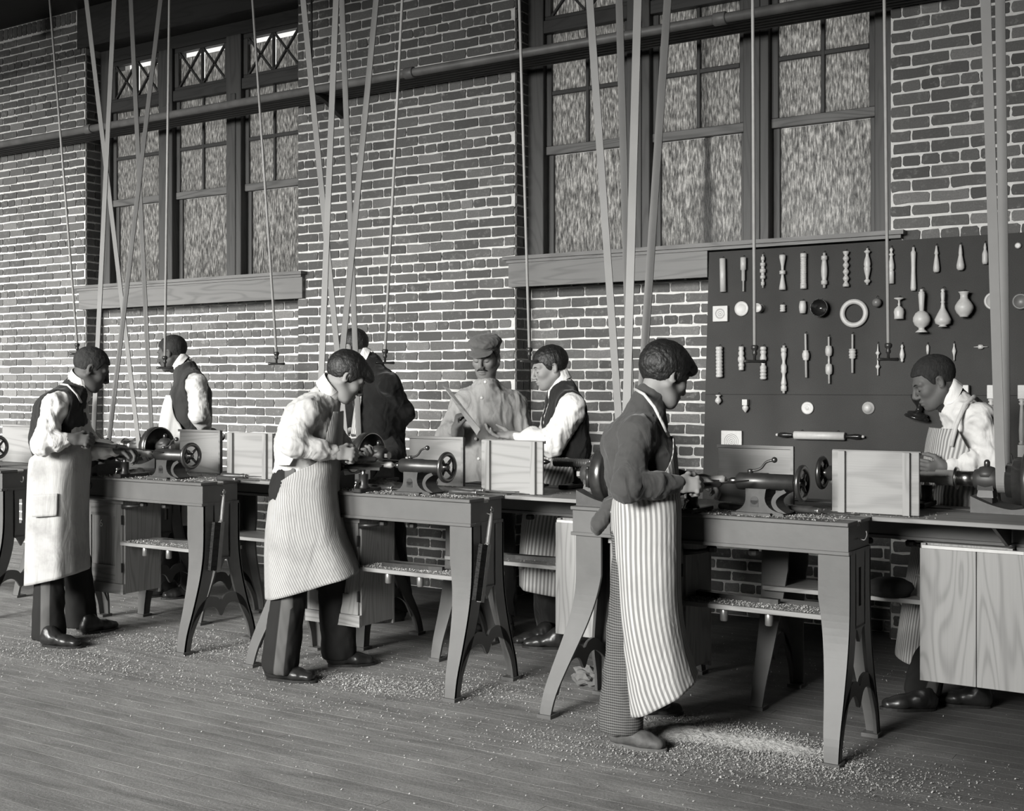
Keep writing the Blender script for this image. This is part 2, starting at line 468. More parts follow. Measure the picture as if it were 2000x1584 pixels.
# outside back wall parts so that no light leaks around the openings
def window(idx, x0, label):
    root = MB().box((x0-.0, YW+.03, 2.30), (x0+2.58, YW+.2, 2.36)).build('window_%d' % idx, M['darkwood'])
    tag(root, label, kind='structure')
    W = 2.58; cas, sash, mul = .13, .66, .17
    def part(name, lo, hi, m, par=root):
        return MB().cbox(lo, hi, .004).build(name, m, par)
    # casings and mullions
    z0, z1 = 2.36, 4.5
    part('casing', (x0, YW-.02, z0), (x0+cas, YW+.16, z1), M['darkwood_z'])
    part('casing', (x0+W-cas, YW-.02, z0), (x0+W, YW+.16, z1), M['darkwood_z'])
    part('head', (x0+cas, YW-.01, z1-.11), (x0+W-cas, YW+.16, z1), M['darkwood'])
    xs = [x0+cas + i*(sash+mul) for i in range(3)]
    for x in xs[1:]:
        part('mullion', (x-mul, YW-.03, z0), (x, YW+.14, z1-.11), M['darkwood_z'])
        part('mullion_bead', (x-mul*.5-.03, YW-.04, z0), (x-mul*.5+.03, YW-.03, z1-.6), M['darkwood_z'])
    for x in xs:
        a, b = x, x+sash
        part('transom_bar', (a, YW-.02, 3.93), (b, YW+.13, 4.02), M['darkwood'])
        # lower sash, pushed up a little behind; upper sash in front
        s = part('lower_sash_stile', (a, YW+.05, z0), (a+.045, YW+.085, 3.14), M['darkwood_z'])
        part('lower_sash_stile', (b-.045, YW+.05, z0), (b, YW+.085, 3.14), M['darkwood_z'])
        part('lower_sash_rail', (a+.045, YW+.05, z0), (b-.045, YW+.085, z0+.03), M['rail'])
        part('meeting_rail', (a, YW+.015, 3.085), (b, YW+.065, 3.145), M['rail'])
        part('upper_sash_stile', (a, YW+.02, 3.145), (a+.045, YW+.06, 3.93), M['darkwood_z'])
        part('upper_sash_stile', (b-.045, YW+.02, 3.145), (b, YW+.06, 3.93), M['darkwood_z'])
        c = (a+b)/2
        part('muntin', (c-.013, YW+.02, 3.145), (c+.013, YW+.055, 3.93), M['muntin'])
        part('muntin', (a+.045, YW+.022, 3.50), (b-.045, YW+.053, 3.53), M['muntin'])
        for (p, q) in ((a+.045, c-.013), (c+.013, b-.045)):
            for (zl, zh) in ((3.145, 3.50), (3.53, 3.93)):
                MB().box((p, YW+.036, zl), (q, YW+.040, zh)).build('pane', M['glass'], root)
        MB().box((a+.045, YW+.066, z0+.03), (b-.045, YW+.070, 3.085)).build('pane', M['glass'], root)
        # transom light with crossed bars
        t0, t1 = 4.05, 4.35
        part('transom_frame', (a, YW+.0, 4.02), (b, YW+.05, t0), M['darkwood'])
        part('transom_frame', (a, YW+.0, t1), (b, YW+.05, 4.39), M['darkwood'])
        part('transom_frame', (a, YW+.0, t0), (a+.05, YW+.05, t1), M['darkwood_z'])
        part('transom_frame', (b-.05, YW+.0, t0), (b, YW+.05, t1), M['darkwood_z'])
        part('lattice_bar', (c-.011, YW+.004, t0), (c+.011, YW+.03, t1), M['muntin'])
        for (p, q) in ((a+.05, c-.011), (c+.011, b-.05)):
            for (za, zb) in ((t0, t1), (t1, t0)):
                d = Vector((0, 0, .010))
                MB().strip([(p, YW+.006, za-.011), (q, YW+.006, zb-.011)], [(p, YW+.006, za+.011), (q, YW+.006, zb+.011)], (0, .02, 0)).build('lattice_bar', M['muntin'], root)
            MB().box((p, YW+.034, t0), (q, YW+.038, t1-.045)).build('pane', M['glass'], root)
            MB().box((p, YW+.034, t1-.043), (q, YW+.038, t1)).build('clear_pane', M['clear'], root)
    return root
window(1, XA, 'triple sash window with crossed transom lights, at the left')
window(2, XC, 'triple sash window above the display board, at the right')
def sill(xa, xb, xc, name, label):
    o = empty(name); tag(o, label, kind='structure')
    MB().box((xa, YP-.075, 2.335), (xb, YW+.05, 2.36)).build('ledge', M['sillwood'], o)
    MB().box((xa+.02, YP-.055, 2.315), (xb-.02, YP+.0, 2.335)).build('moulding', M['sillwood'], o)
    MB().box((xa+.03, YP-.04, 2.15), (xc, YP+.0, 2.315)).build('apron_board', M['sillwood'], o)
sill(-9.32, -6.58, -6.60, 'trim_3', 'pale wooden sill and apron board below the left window')
sill(-4.71, -1.965, -3.19, 'trim_4', 'wooden sill and apron board below the right window')
# dark bar added close behind the figured glass, shaped to an upright shadow
for (x, a, b) in ((-3.315, 2.2, 4.6),):
    o = MB().box((x-.022, YW+.074, a), (x+.022, YW+.11, b)).box((x-.034, YW+.074, a), (x+.034, YW+.12, 2.78)).build('shadow_bar', M['steel_black'])
    tag(o, 'dark bar added outside as an upright shadow behind the middle pane of the right window', 'pipe')
# ---- steam pipe coil on brackets
coil = thing('steam_pipe_coil', 'rack of parallel steam pipes running along the wall across both windows', 'pipes', (0, 0, 3.665))
for i, y in enumerate((6.86, 6.915, 6.97, 7.025, 7.08, 7.13)):
    MB().cyl((-12, y, 0), (.6, y, 0), .030 if i == 0 else .024, seg=14).build('pipe', M['pipe_lit'] if i == 0 else M['pipe'], coil)
for px in (174, 1407, 800):
    x = xat(px, 6.86)
    MB().lathe([(.036, -.04), (.040, -.035), (.040, .035), (.036, .04)], (x, 6.86, 0), (1, 0, 0)).build('coupling', M['pipe_lit'], coil)
for x in (-6.22, -11.0, -1.0):
    b = MB()
    A = [(x-.02, 6.82, -.035), (x-.02, 6.9, -.045), (x-.02, 7.0, -.075), (x-.02, 7.1, -.13), (x-.02, 7.175, -.16)]
    B = [(x-.02, 6.82, -.025), (x-.02, 6.9, -.025), (x-.02, 7.0, -.025), (x-.02, 7.1, -.025), (x-.02, 7.175, -.025)]
    b.strip(A, B, (.04, 0, 0)); b.build('bracket', M['steel_black'], coil)
    MB().cyl((x, 6.83, .03), (x, 6.83, 1.2), .008).build('hanger_rod', M['steel_black'], coil)
# ---- display board
bd = thing('display_board', 'large cloth-covered display board hung with turned samples', 'board', (0, YP-.045, 0))
MB().add([(-3.222,0,.70),(.15,0,.70),(.15,0,2.303),(-3.175,0,2.303),(-3.222,.03,.70),(.15,.03,.70),(.15,.03,2.303),(-3.175,.03,2.303)],
         [(0,1,2,3),(7,6,5,4),(0,4,5,1),(1,5,6,2),(2,6,7,3),(3,7,4,0)]).build('panel', M['cloth_board'], bd)
zz = at(1600, 771, YP-.045).z
MB().box((-3.2, -.0012, zz-.0015), (.15, 0, zz+.0015)).build('seam', M['bristle'], bd)
# ------------------------------------------------------------------ lathe stations
# local frame: x = 0 at the tail end, negative towards the headstock; y = 0 at the operator's edge; z = 0 floor
LB = 1.26
def curve_leg(front, x_out, wt, wb, splay, sgn):
    """sabre leg: flange facing out plus side web. front: True for the operator's side"""
    if front:
        out = [(.02,.80),(.02,.62),(.012,.50),(-.012,.38),(-.055,.24),(-.10,.11),(-.12,.012)]
        inn = [(.10,.80),(.105,.62),(.10,.50),(.075,.38),(.02,.24),(-.05,.11),(-.075,.012)]
    else:
        out = [(.29,.80),(.29,.62),(.298,.50),(.32,.38),(.36,.24),(.405,.11),(.425,.012)]
        inn = [(.21,.80),(.205,.62),(.21,.50),(.235,.38),(.285,.24),(.355,.11),(.38,.012)]
    out = spline(out, 26); inn = spline(inn, 26)
    def xo(z): t = min(1, max(0, (.62 - z)/.62)); return x_out + sgn*splay*(t*t*(3-2*t))
    def wd(z): t = min(1, max(0, (.62 - z)/.62)); return wt + (wb-wt)*t**.8
    mb = MB()
    # web
    A = [(xo(z), y, z) for y, z in out]; B = [(xo(z), y, z) for y, z in inn]
    mb.strip(A, B, (-sgn*.014, 0, 0))
    # flange
    dy = .014 if front else -.014
    A = [(xo(z), y-dy*.2, z) for y, z in out]; B = [(xo(z)-sgn*wd(z), y-dy*.2, z) for y, z in out]
    mb.strip(A, B, (0, dy, 0))
    # foot
    y0 = out[-1][0]; xa = xo(0)
    ya, yb = (y0-.012, y0+.06) if front else (y0-.06, y0+.012)
    mb.box((min(xa+sgn*.008, xa-sgn*(wb+.008)), ya, 0), (max(xa+sgn*.008, xa-sgn*(wb+.008)), yb, .016))
    return mb
def make_bench():
    r = thing('lathe_bench', 'x', 'bench')
    P = M['paint']
    # bed top: two ways with a slot, and the apron box under it
    MB().cbox((-LB, 0, .915), (0, .125, .93), .002).build('bed_way', P, r)
    MB().cbox((-LB, .165, .915), (0, .29, .93), .002).build('bed_way', P, r)
    MB().box((-LB+.01, .126, .905), (-.004, .164, .922)).build('slot_filler', M['steel'], r)
    MB().box((-LB+.004, .016, .815), (-.004, .032, .915)).build('front_apron', P, r)
    MB().box((-LB+.004, .262, .815), (-.004, .278, .915)).build('rear_apron', P, r)
    for x in (-LB+.004, -.020):
        MB().box((x, .032, .815), (x+.016, .262, .915)).build('end_plate', P, r)
    fl_ = MB().cbox((-LB-.002, .006, .80), (.002, .05, .815), .002); fl_.cbox((-LB-.002, .24, .80), (.002, .288, .815), .002)
    for x in (-LB-.002, -.03): fl_.box((x, .05, .80), (x+.032, .24, .815))
    fl_.build('bed_flange', P, r)
    for tail in (True, False):
        sgn = 1 if tail else -1; x = 0.0 if tail else -LB+.02
        sp = .0 if tail else .105
        for fr in (True, False):
            curve_leg(fr, x, .127, .054, sp, sgn).build('leg', P, r)
        # end panel with a slot
        pn = MB(); xa = x - sgn*.014
        lo, hi = min(x, xa), max(x, xa)
        pn.box((lo, .09, .50), (hi, .135, .80)); pn.box((lo, .165, .50), (hi, .22, .80))
        pn.box((lo, .135, .74), (hi, .165, .80)); pn.box((lo, .135, .50), (hi, .165, .585))
        A = [(lo, .09, .50), (lo, .13, .47), (lo, .15, .43)]
        pn.strip([(lo,.095,.50),(lo,.12,.49),(lo,.15,.44),(lo,.18,.49),(lo,.215,.50)], [(lo,.095,.51),(lo,.12,.51),(lo,.15,.51),(lo,.18,.51),(lo,.215,.51)], (hi-lo,0,0))
        pn.build('end_panel', P, r)
        up = spline([(-.045,.20),(-.005,.255),(.06,.292),(.12,.285),(.152,.262),(.185,.292),(.25,.298),(.315,.26),(.35,.21)], 33)
        dn = spline([(-.085,.10),(-.03,.19),(.05,.235),(.11,.225),(.152,.175),(.195,.23),(.255,.24),(.34,.19),(.392,.10)], 33)
        xs = x if tail else x - .045
        MB().strip([(xs, a, b) for a, b in up], [(xs, a, b) for a, b in dn], (-sgn*.014, 0, 0)).build('arch_brace', P, r)
    # shelf with hanging pegs
    MB().cbox((-.735, .05, .53), (-.018, .33, .55), .002).build('shelf', M['shelf'], r)
    for x in (-.56, -.36):
        MB().lathe([(.012, 0), (.017, .004), (.017, .05), (.014, .055)], (x, .09, .475), (0,0,1), 12).build('peg', M['can'], r)
    # clamp screws under the bed
    for x in (-.64, -.45):
        c = MB().cyl((x, .145, .77), (x, .145, .86), .011); c.lathe([(.02, 0), (.024, .006), (.024, .02), (.014, .028)], (x, .145, .755), (0,0,1), 8, False)
        if x < -.6: c.tube([(x, .145, .765), (x-.05, .10, .757), (x-.10, .07, .755)], [.009, .010, .015], 8)
        c.build('clamp_screw', M['iron'], r)
    # scalloped lock rosette on the apron
    ro = MB(); n = 20
    vs = [(-.97 + (.021+.0025*(i%2))*math.cos(2*math.pi*i/n), .012, .873+(.021+.0025*(i%2))*math.sin(2*math.pi*i/n)) for i in range(n)]
    vs += [(x, .018, z) for x, y, z in vs]
    ro.add(vs, [tuple(range(n))] + [(i, n+i, n+(i+1)%n, (i+1)%n) for i in range(n)]); ro.ball((-.97, .012, .873), .006, 8)
    ro.build('rosette', P, r)
    # hook on the tail end
    hk = [(.0,.145,.855),(.018,.145,.85),(.026,.145,.86),(.03,.145,.875),(.026,.145,.888)]
    MB().tube(spline(hk, 10), .0028, 6).build('hook', M['can'], r)
    return r
def make_cabinet():
    r = thing('tool_cabinet', 'x', 'cabinet')
    x0, x1, y0, y1, z0, z1 = -1.108, -.738, .075, .345, .235, .798; xb = -1.165
    pn = M['pine']; side = M['pine_side']
    for xx in (x0, x1-.02): MB().box((xx, y0+.018, z0+.004), (xx+.02, y1, z1)).build('side_panel', M['pine'], r)
    MB().box((x0+.02, y0+.02, z1-.02), (x1-.02, y1-.02, z1)).build('top_panel', pn, r)
    MB().box((x0, y0, z0), (x1, y0+.02, z0+.06)).box((x0+.02, y0+.02, z0), (x1-.02, y1-.015, z0+.02)).build('plinth', M['pine_x'], r)
    MB().box((x0, y0, z1-.03), (x1, y0+.018, z1)).build('top_rail', M['pine_x'], r)
    # back of two wide boards
    xm = xb + (x1-xb)*.46
    MB().cbox((xb, y1+.001, z0-.02), (xm-.0015, y1+.017, z1-.02), .0015).build('back_board', pn, r)
    MB().cbox((xm+.0015, y1+.001, z0-.02), (x1, y1+.017, z1-.02), .0015).build('back_board', pn, r)
    MB().box((xb+.01, y1+.001, z1-.019), (x1-.01, y1+.022, z1-.006)).build('back_strip', M['turned'], r)
    # door: stiles, rails, recessed panel
    door = MB().box((x0+.075, y0+.012, z0+.165), (x1-.075, y0+.018, z1-.105)).build('door', pn, r)
    for xa, xb in ((x0+.012, x0+.075), (x1-.075, x1-.012)): MB().box((xa, y0+.004, z0+.062), (xb, y0+.02, z1-.032)).build('door_stile', pn, door)
    MB().box((x0+.075, y0+.004, z0+.062), (x1-.075, y0+.02, z0+.165)).build('door_rail', M['pine_x'], door)
    MB().box((x0+.075, y0+.004, z1-.105), (x1-.075, y0+.02, z1-.032)).build('door_rail', M['pine_x'], door)
    for z in (z1-.15, z0+.13):
        MB().box((x1-.014, y0-.003, z), (x1-.005, y0+.006, z+.055)).build('hinge', M['steel_black'], door)
    return r
def make_lathe():
    r = thing('wood_lathe', 'x', 'lathe')
    YA, ZA = .145, 1.066
    I, C, S = M['iron'], M['castiron'], M['steel']
    # headstock
    hb = MB()
    # saddle base: curved casting rising to both bearings
    A = []; B = []
    for i in range(25):
        x = -1.25 + .33*i/24; t = (i/24-.5)*2
        z = .95 + .05*abs(t)**1.6
        A.append((x, .035, .93)); B.append((x, .035, z))
    hb.strip(A, B, (0, .22, 0))
    for xb in (-1.222, -.965):
        prof = [(.085,.945),(.06,.965),(.042,.99),(.036,1.02),(.04,1.05)]
        for k in range(len(prof)-1):
            (a, za), (b, zb) = prof[k], prof[k+1]
            vs = [(xb-.034, YA-a, za),(xb+.034, YA-a, za),(xb+.034, YA+a, za),(xb-.034, YA+a, za),(xb-.03, YA-b, zb),(xb+.03, YA-b, zb),(xb+.03, YA+b, zb),(xb-.03, YA+b, zb)]
            hb.add(vs, [(0,3,2,1),(4,5,6,7),(0,1,5,4),(1,2,6,5),(2,3,7,6),(3,0,4,7)])
    head = hb.build('headstock', C, r)
    for xb in (-1.222, -.965):
        bb = MB().lathe([(.03,-.055),(.04,-.05),(.046,-.03),(.05,0),(.046,.03),(.04,.05),(.03,.055)], (xb, YA, ZA), (1,0,0), 20)
        bb.lathe([(.05,0),(.045,.02),(.03,.04),(.014,.045)], (xb, YA, ZA+.012), (0,0,1), 14)
        bb.build('bearing', C, head)
        MB().lathe([(.009,0),(.013,.004),(.013,.02),(.008,.028),(.004,.03)], (xb, YA, ZA+.055), (0,0,1), 12).build('oil_cup', M['wheel'], head)
        MB().cyl((xb, YA-.052, ZA-.055), (xb, YA-.052, ZA+.022), .011).lathe([(.008,0),(.01,.01),(.005,.016)], (xb, YA-.052, ZA+.022), (0,0,1), 8).build('bearing_bolt', I, head)
    # cone pulley, largest step outboard, hollow at its outer face
    cp = MB()
    pr = [(.105,-1.172),(.118,-1.168),(.128,-1.176),(.130,-1.17),(.130,-1.125),(.124,-1.121),(.100,-1.121),(.100,-1.082),(.096,-1.079),(.074,-1.079),(.074,-1.049),(.05,-1.049),(.05,-1.012),(.03,-1.012)]
    pr = [(.03,-1.135),(.105,-1.135),(.118,-1.170),(.130,-1.172)] + pr[4:]
    cp.lathe(pr, (0, YA, ZA), (1,0,0), 36, True)
    cp.build('cone_pulley', M['wheel'], head)
    MB().torus((-1.171, YA, ZA), (1,0,0), .1245, .0045, 36, 6).build('pulley_rim', M['steel'], head)
    sp = MB().cyl((-1.285, YA, ZA), (-.90, YA, ZA), .019)
    sp.lathe([(.022,-1.30),(.022,-1.275)], (0, YA, ZA), (1,0,0), 6, False)
    sp.lathe([(.033,-.915),(.033,-.84)], (0, YA, ZA), (1,0,0), 20)
    sp.lathe([(.045,-.845),(.05,-.842),(.05,-.835),(.045,-.832)], (0, YA, ZA), (1,0,0), 20)
    sp.build('spindle', S, head)
    # tailstock
    tb = MB()
    A = [(-.505,.93),(-.505,.945),(-.485,.955),(-.468,.975),(-.462,1.0),(-.462,1.04)]
    B = [(-.30,.93),(-.30,.942),(-.335,.95),(-.365,.97),(-.378,1.0),(-.372,1.04)]
    A = spline(A, 12); B = spline(B, 12)
    tb.strip([(x, .085, z) for x, z in A], [(x, .085, z) for x, z in B], (0, .12, 0))
    tb.box((-.515, .06, .925), (-.345, .23, .942))
    # arched rib up to the barrel
    o_ = spline([(-.315,.942),(-.345,.96),(-.355,.99),(-.335,1.025),(-.30,1.04)], 14); i_ = spline([(-.29,.942),(-.325,.965),(-.335,.99),(-.318,1.012),(-.29,1.028)], 14)
    tb.strip([(x, .10, z) for x, z in o_], [(x, .10, z) for x, z in i_], (0, .09, 0))
    tail = tb.build('tailstock', C, r)
    MB().box((-.44, .083, .965), (-.405, .09, .992)).lathe([(.0175,0),(.0175,.007)], (-.4225, .083, .992), (0,1,0), 16).build('dark_opening_plate', M['steel_black'], tail)  # black plate paints the dark of an opening in the pedestal
    MB().lathe([(.02,-.525),(.033,-.52),(.037,-.51),(.037,-.385),(.0345,-.382),(.0345,-.27),(.028,-.265)], (0, YA, ZA), (1,0,0), 24).build('barrel', I, tail)
    MB().lathe([(.003,-.575),(.014,-.55),(.014,-.52)], (0, YA, ZA), (1,0,0), 14).build('dead_center', S, tail)
    lv = spline([(-.47,YA,ZA+.045),(-.44,YA,ZA+.047),(-.415,YA,ZA+.058),(-.395,YA,ZA+.082),(-.365,YA,ZA+.092)], 14)
    lm = MB().tube(lv, .0055, 8); lm.ball((-.358, YA, ZA+.093), .0125); lm.lathe([(.013,0),(.013,.014),(.008,.018)], (-.465, YA, ZA+.034), (0,0,1), 12)
    lm.build('clamp_lever', M['wheel'], tail)
    hw = MB().torus((-.238, YA, ZA), (1,0,0), .066, .0115, 40, 12)
    for k in range(4):
        a = math.pi/4 + k*math.pi/2
        d = Vector((0, math.cos(a), math.sin(a)))
        c = Vector((-.238, YA, ZA))
        hw.tube([c + d*.012 + Vector((-.006,0,0)), c + d*.062], [.0095, .0065], 8)
    hw.lathe([(.012,-.27),(.02,-.262),(.02,-.238),(.012,-.226),(.007,-.222)], (0, YA, ZA), (1,0,0), 16)
    hw.build('handwheel', M['wheel'], tail)
    # tool rest
    tr_ = MB().cbox((-.715, -.015, .931), (-.655, .20, .952), .004)
    tr_.lathe([(.032,0),(.028,.012),(.024,.02),(.024,.07),(.026,.072)], (-.685, .045, .95), (0,0,1), 18)
    rest = tr_.build('tool_rest', I, r)
    MB().cyl((-.685,.045,1.0), (-.685,.045,1.05), .013).build('post', M['steel'], rest)
    MB().strip([(-.80,.03,1.045),(-.80,.062,1.058)], [(-.57,.03,1.045),(-.57,.062,1.058)], (0,.002,.014)).build('rest_bar', I, rest)
    MB().tube([(-.685,.018,.985),(-.69,-.005,.98),(-.70,-.012,.945)], .005, 8).ball((-.69,-.005,.983), .010).build('clamp_handle', S, rest)
    return r
def make_guard():
    r = thing('chip_guard', 'x', 'board')
    x0, x1, y = -.79, -.425, .555
    MB().cbox((x0, y, .934), (x1, y+.014, 1.195), .002).build('panel', M['guard'], r)
    for x in (x0+.035, x1-.06):
        MB().strip([(x, y+.014, .934), (x, y+.014, 1.193)], [(x+.028, y+.014, .934), (x+.028, y+.014, 1.193)], (0, .018, 0)).build('batten', M['pine'], r)
    MB().box((x0-.002, y-.012, 1.183), (x1+.002, y, 1.197)).build('top_strip', M['shelf'], r)
    MB().box((x1-.012, y-.012, .934), (x1+.002, y, 1.183)).build('edge_strip', M['shelf'], r)
    return r
FX = [-1.53 - 1.81*i for i in (3, 2, 1, 0)]
BX = [-2.146 - 1.81*i for i in (3, 2, 1, 0)]
YF, YB = 4.76, 5.705
NM_F = ['at far left edge', 'of the vested man at far left', 'of the stiff-collared boy', 'of the dark-sweater boy']
NM_B = ['before the man with hands behind back', 'before the dark-jacketed man', 'before the vested student', 'before the striped-apron man at right']
proto = [make_bench(), make_cabinet(), make_lathe(), make_guard()]
first = True
STN = {}
KINDS = [('bench', 'grey iron bench with curved legs ', 'grey iron lathe benches'), ('cabinet', 'pine tool cabinet under the bench ', 'tool cabinets under the benches'),
         ('lathe', 'wood lathe with handwheel ', 'wood lathes'), ('board', 'wooden chip guard at the lathe ', 'chip guards')]
for row, X, Yo, rz, NM in (('F', FX, YF, 0.0, NM_F), ('B', BX, YB, math.pi, NM_B)):
    for i in range(4):
        for k in range(4):
            if first: o = proto[k]
            else: o = copy_tree(proto[k])
            o.location = (X[i], Yo, 0); o.rotation_euler = (0, 0, rz)
            cat, lb, grp = KINDS[k]
            tag(o, lb + NM[i], cat, grp)
            STN[(row, i, cat)] = o
        first = False
def W(row, i, x, y, z=0.0):
    """station-local point to world"""
    return Vector((FX[i] + x, YF + y, z)) if row == 'F' else Vector((BX[i] - x, YB - y, z))
# the long wooden tray between the two rows of beds, in board lengths
segs = [(-9.3, FX[0]+.0), (FX[0]+.003, FX[1]), (FX[1]+.003, FX[2]), (FX[2]+.003, FX[3]), (FX[3]+.003, -.2)]
names = ['beyond the far left bench', 'right of the first lathe', 'behind the boy with the stiff collar', 'behind the boy in the dark sweater', 'at the right above the plank cabinet back']
for (a, b), nm in zip(segs, names):
    t = thing('tray_board', 'wooden tray board between the lathe rows, ' + nm, 'board', ((a+b)/2, 5.235, .912), group='tray boards between the lathe rows')
    L = (b-a)/2
    MB().cbox((-L, -.178, 0), (L, .178, .018), .002).build('board', M['shelf'], t)
    for x in (-L*.3, L*.55):
        MB().strip([(x,-.15,-.004),(x,.10,-.10)], [(x,.16,-.004),(x,.16,-.10)], (.014,0,0)).build('bracket', M['castiron'], t)
# number on the door of the cabinet
fc = bpy.data.curves.new('number', 'FONT'); fc.body = '6'; fc.size = .062; fc.extrude = .0008; fc.align_x = 'CENTER'
to = bpy.data.objects.new('number', fc); COL.objects.link(to)
dg = bpy.context.evaluated_depsgraph_get()
nm_ = bpy.data.meshes.new_from_object(to.evaluated_get(dg)); bpy.data.objects.remove(to)
nm_.materials.clear(); nm_.materials.append(M['white'])
cab = STN[('F', 1, 'cabinet')]
door = [c for c in cab.children if c.name.startswith('door')][0]
o = link('number', nm_, door); o.location = (-.945, .084, .625); o.rotation_euler = (math.pi/2, 0, 0)
o['label'] = 'white number 6 on the cabinet door'
# ------------------------------------------------------------------ overhead shaft, belts, shifter rods
ZSH = 4.28
sh = thing('line_shaft', 'overhead line shaft with belt pulleys below the ceiling', 'shaft', (0, 5.23, ZSH))
MB().cyl((-11, 0, 0), (.5, 0, 0), .028).build('shaft', M['steel_black'], sh)
for x in (-10.2, -7.2, -3.9, -.4):
    MB().strip([(x-.03, -.12, .57), (x-.03, -.05, -.06)], [(x-.03, .12, .57), (x-.03, .05, -.06)], (.06, 0, 0)).build('hanger', M['steel_black'], sh)
TOPR = .19
def belt(row, i, label_a, dark=False):
    xb = W(row, i, -1.032, 0).x; yb = W(row, i, 0, .145).y
    yt = 5.23 + (.07 if row == 'F' else -.07); zb = 1.066
    pl = MB().lathe([(.03,-.045),(TOPR-.02,-.04),(TOPR,-.035),(TOPR,.035),(TOPR-.02,.04),(.03,.045)], (xb, 0, 0), (1,0,0), 30)
    pl.build('pulley', M['castiron'], sh)
    yt = 5.23
    rb = .052
    # external tangents of the two pulleys give one closed belt
    c1 = Vector((yb, zb)); c2 = Vector((yt, ZSH)); d = c2-c1; L = d.length
    ang = math.atan2(d.y, d.x); ph = math.acos((rb-TOPR)/L)
    loop = []
    n = 14
    for k in range(n+1):
        a = ang + ph + (2*math.pi-2*ph)*k/n
        loop.append(c1 + Vector((math.cos(a), math.sin(a)))*rb)
    for k in range(n+1):
        a = ang - ph + (2*ph)*k/n
        loop.append(c2 + Vector((math.cos(a), math.sin(a)))*TOPR)
    w = .020; t = .005; m = len(loop); vs = []; cen = [c1, c2]
    for k, p in enumerate(loop):
        c = c1 if k <= n else c2
        nn = (p-c).normalized()
        for (dx, dn) in ((-w, 0), (w, 0), (w, t), (-w, t)):
            q = p + nn*dn; vs.append((xb+dx, q.x, q.y))
    fs = []
    for k in range(m):
        k2 = (k+1) % m
        for j in range(4):
            j2 = (j+1) % 4
            fs.append((k*4+j, k2*4+j, k2*4+j2, k*4+j2))
    o = MB().add(vs, fs).build('drive_belt', M['belt_dark'] if dark else M['belt'])
    tag(o, label_a, 'belt', 'leather drive belts')
belt('F', 1, 'leather drive belt just right of the aproned man at far left', False)
belt('B', 0, 'leather drive belt before the man in vest and tie', False)
belt('F', 2, 'leather drive belt behind the head of the boy with stiff collar')
belt('B', 1, 'leather drive belt before the man in the dark jacket')
belt('F', 3, 'leather drive belt just behind the boy in the dark sweater')
belt('B', 2, 'leather drive belt between the vested student and the dark sweater boy')
belt('B', 3, 'broad leather drive belt at the right edge of the picture')
# shifter rods: pixel of the handle, pixel at the top of the picture, depth plane
def rod(px, py, ptop, Y, label):
    a = at(px, py, Y); b = at(ptop, 0, Y); d = (b-a)/(b.z-a.z)
    top = a + d*(4.4-a.z)
    r = thing('shifter_rod', label, 'rod', a, group='hanging belt shifter rods with T handles')
    MB().cyl(Vector((0,0,.05)), top-a, .0075, seg=8).build('rod', M['rod'], r)
    MB().lathe([(.006,.0),(.006,.02),(.011,.025),(.011,.035),(.008,.04),(.016,.05),(.017,.06),(.012,.066)], (0,0,0), (0,0,1), 12).build('knob', M['iron'], r)
    hw = .05
    MB().lathe([(.003,-hw),(.008,-hw+.004),(.0065,-hw*.5),(.006,0),(.0065,hw*.5),(.008,hw-.004),(.003,hw)], (0,0,-.004), (CT*.9, ST+.2, 0), 10).build('t_handle', M['iron'], r)
rod(151, 690, 97, 5.34, 'shifter rod hanging above the aproned man at far left')
rod(322, 717, 331, 5.0, 'shifter rod hanging before the face of the man in vest and tie')
rod(540, 709, 493, 5.34, 'shifter rod hanging free against the bricks left of the stiff collar boy')
rod(752, 707, 786, 5.0, 'shifter rod hanging before the shoulder of the dark jacket')
rod(1034, 704, 1014, 5.34, 'shifter rod hanging beside the forehead of the vested student')
rod(1474, 704, 1470, 5.0, 'shifter rod hanging before the samples, nearer the left of the board')
rod(1735, 700, 1727, 5.34, 'shifter rod hanging before the samples above the striped-apron man')

# ------------------------------------------------------------------ turned samples on the board
YBD = YP-.045
def sample(name, label, cat, px, prof, m='turned', lean=0.0, cy=None, group='turned samples on the display board'):
    """prof: list of (radius px, photo y); turned about an upright axis against the board"""
    ys = [y for r, y in prof]; mid = (min(ys)+max(ys))/2
    rm = max(r for r, y in prof)
    c0 = at(px, mid, YBD); sc_ = F/( -c0.x*ST + c0.y*CT)
    c = at(px, mid, YBD - rm/sc_ - .003)
    o = thing(name, label, cat, c, group=group); o.rotation_euler = (0, lean, 0)
    pts = [(r/sc_, (mid-y)/sc_) for r, y in prof][::-1]
    MB().lathe(pts, (0,0,0), (0,0,1), 22).build('turned_body', M[m], o)
    top = max(p[1] for p in pts)
    MB().tube([(0, rm/sc_+.008, top+.012), (0, .4*rm/sc_, top+.012), (0, 0, top+.004), (0, 0, top-.003)], .0016, 5).build('nail', M['steel_black'], o)
    return o
def face_on(name, label, cat, px, py, prof, m='turned', seg=36):
    """prof: (radius px, px towards the viewer); turned about an axis square to the board"""
    c = at(px, py, YBD); sc_ = F/(-c.x*ST + c.y*CT)
    o = thing(name, label, cat, c, group='turned samples on the display board')
    MB().lathe([(r/sc_, d/sc_) for r, d in prof], (0,-.001,0), (0,-1,0), seg).build('turned_body', M[m], o)
    rm = max(r for r, d in prof)/sc_
    MB().tube([(0,.006,rm+.003),(0,-.012,rm+.004)], .0016, 5).build('nail', M['steel_black'], o)
    return o
def beads(y0, y1, n, r, r0):
    out = []; st = (y1-y0)/n
    for i in range(n):
        for a in range(5):
            t = a/4; out.append((r0+(r-r0)*math.sin(math.pi*t)**.6, y0+st*(i+t)))
    return out
S = sample
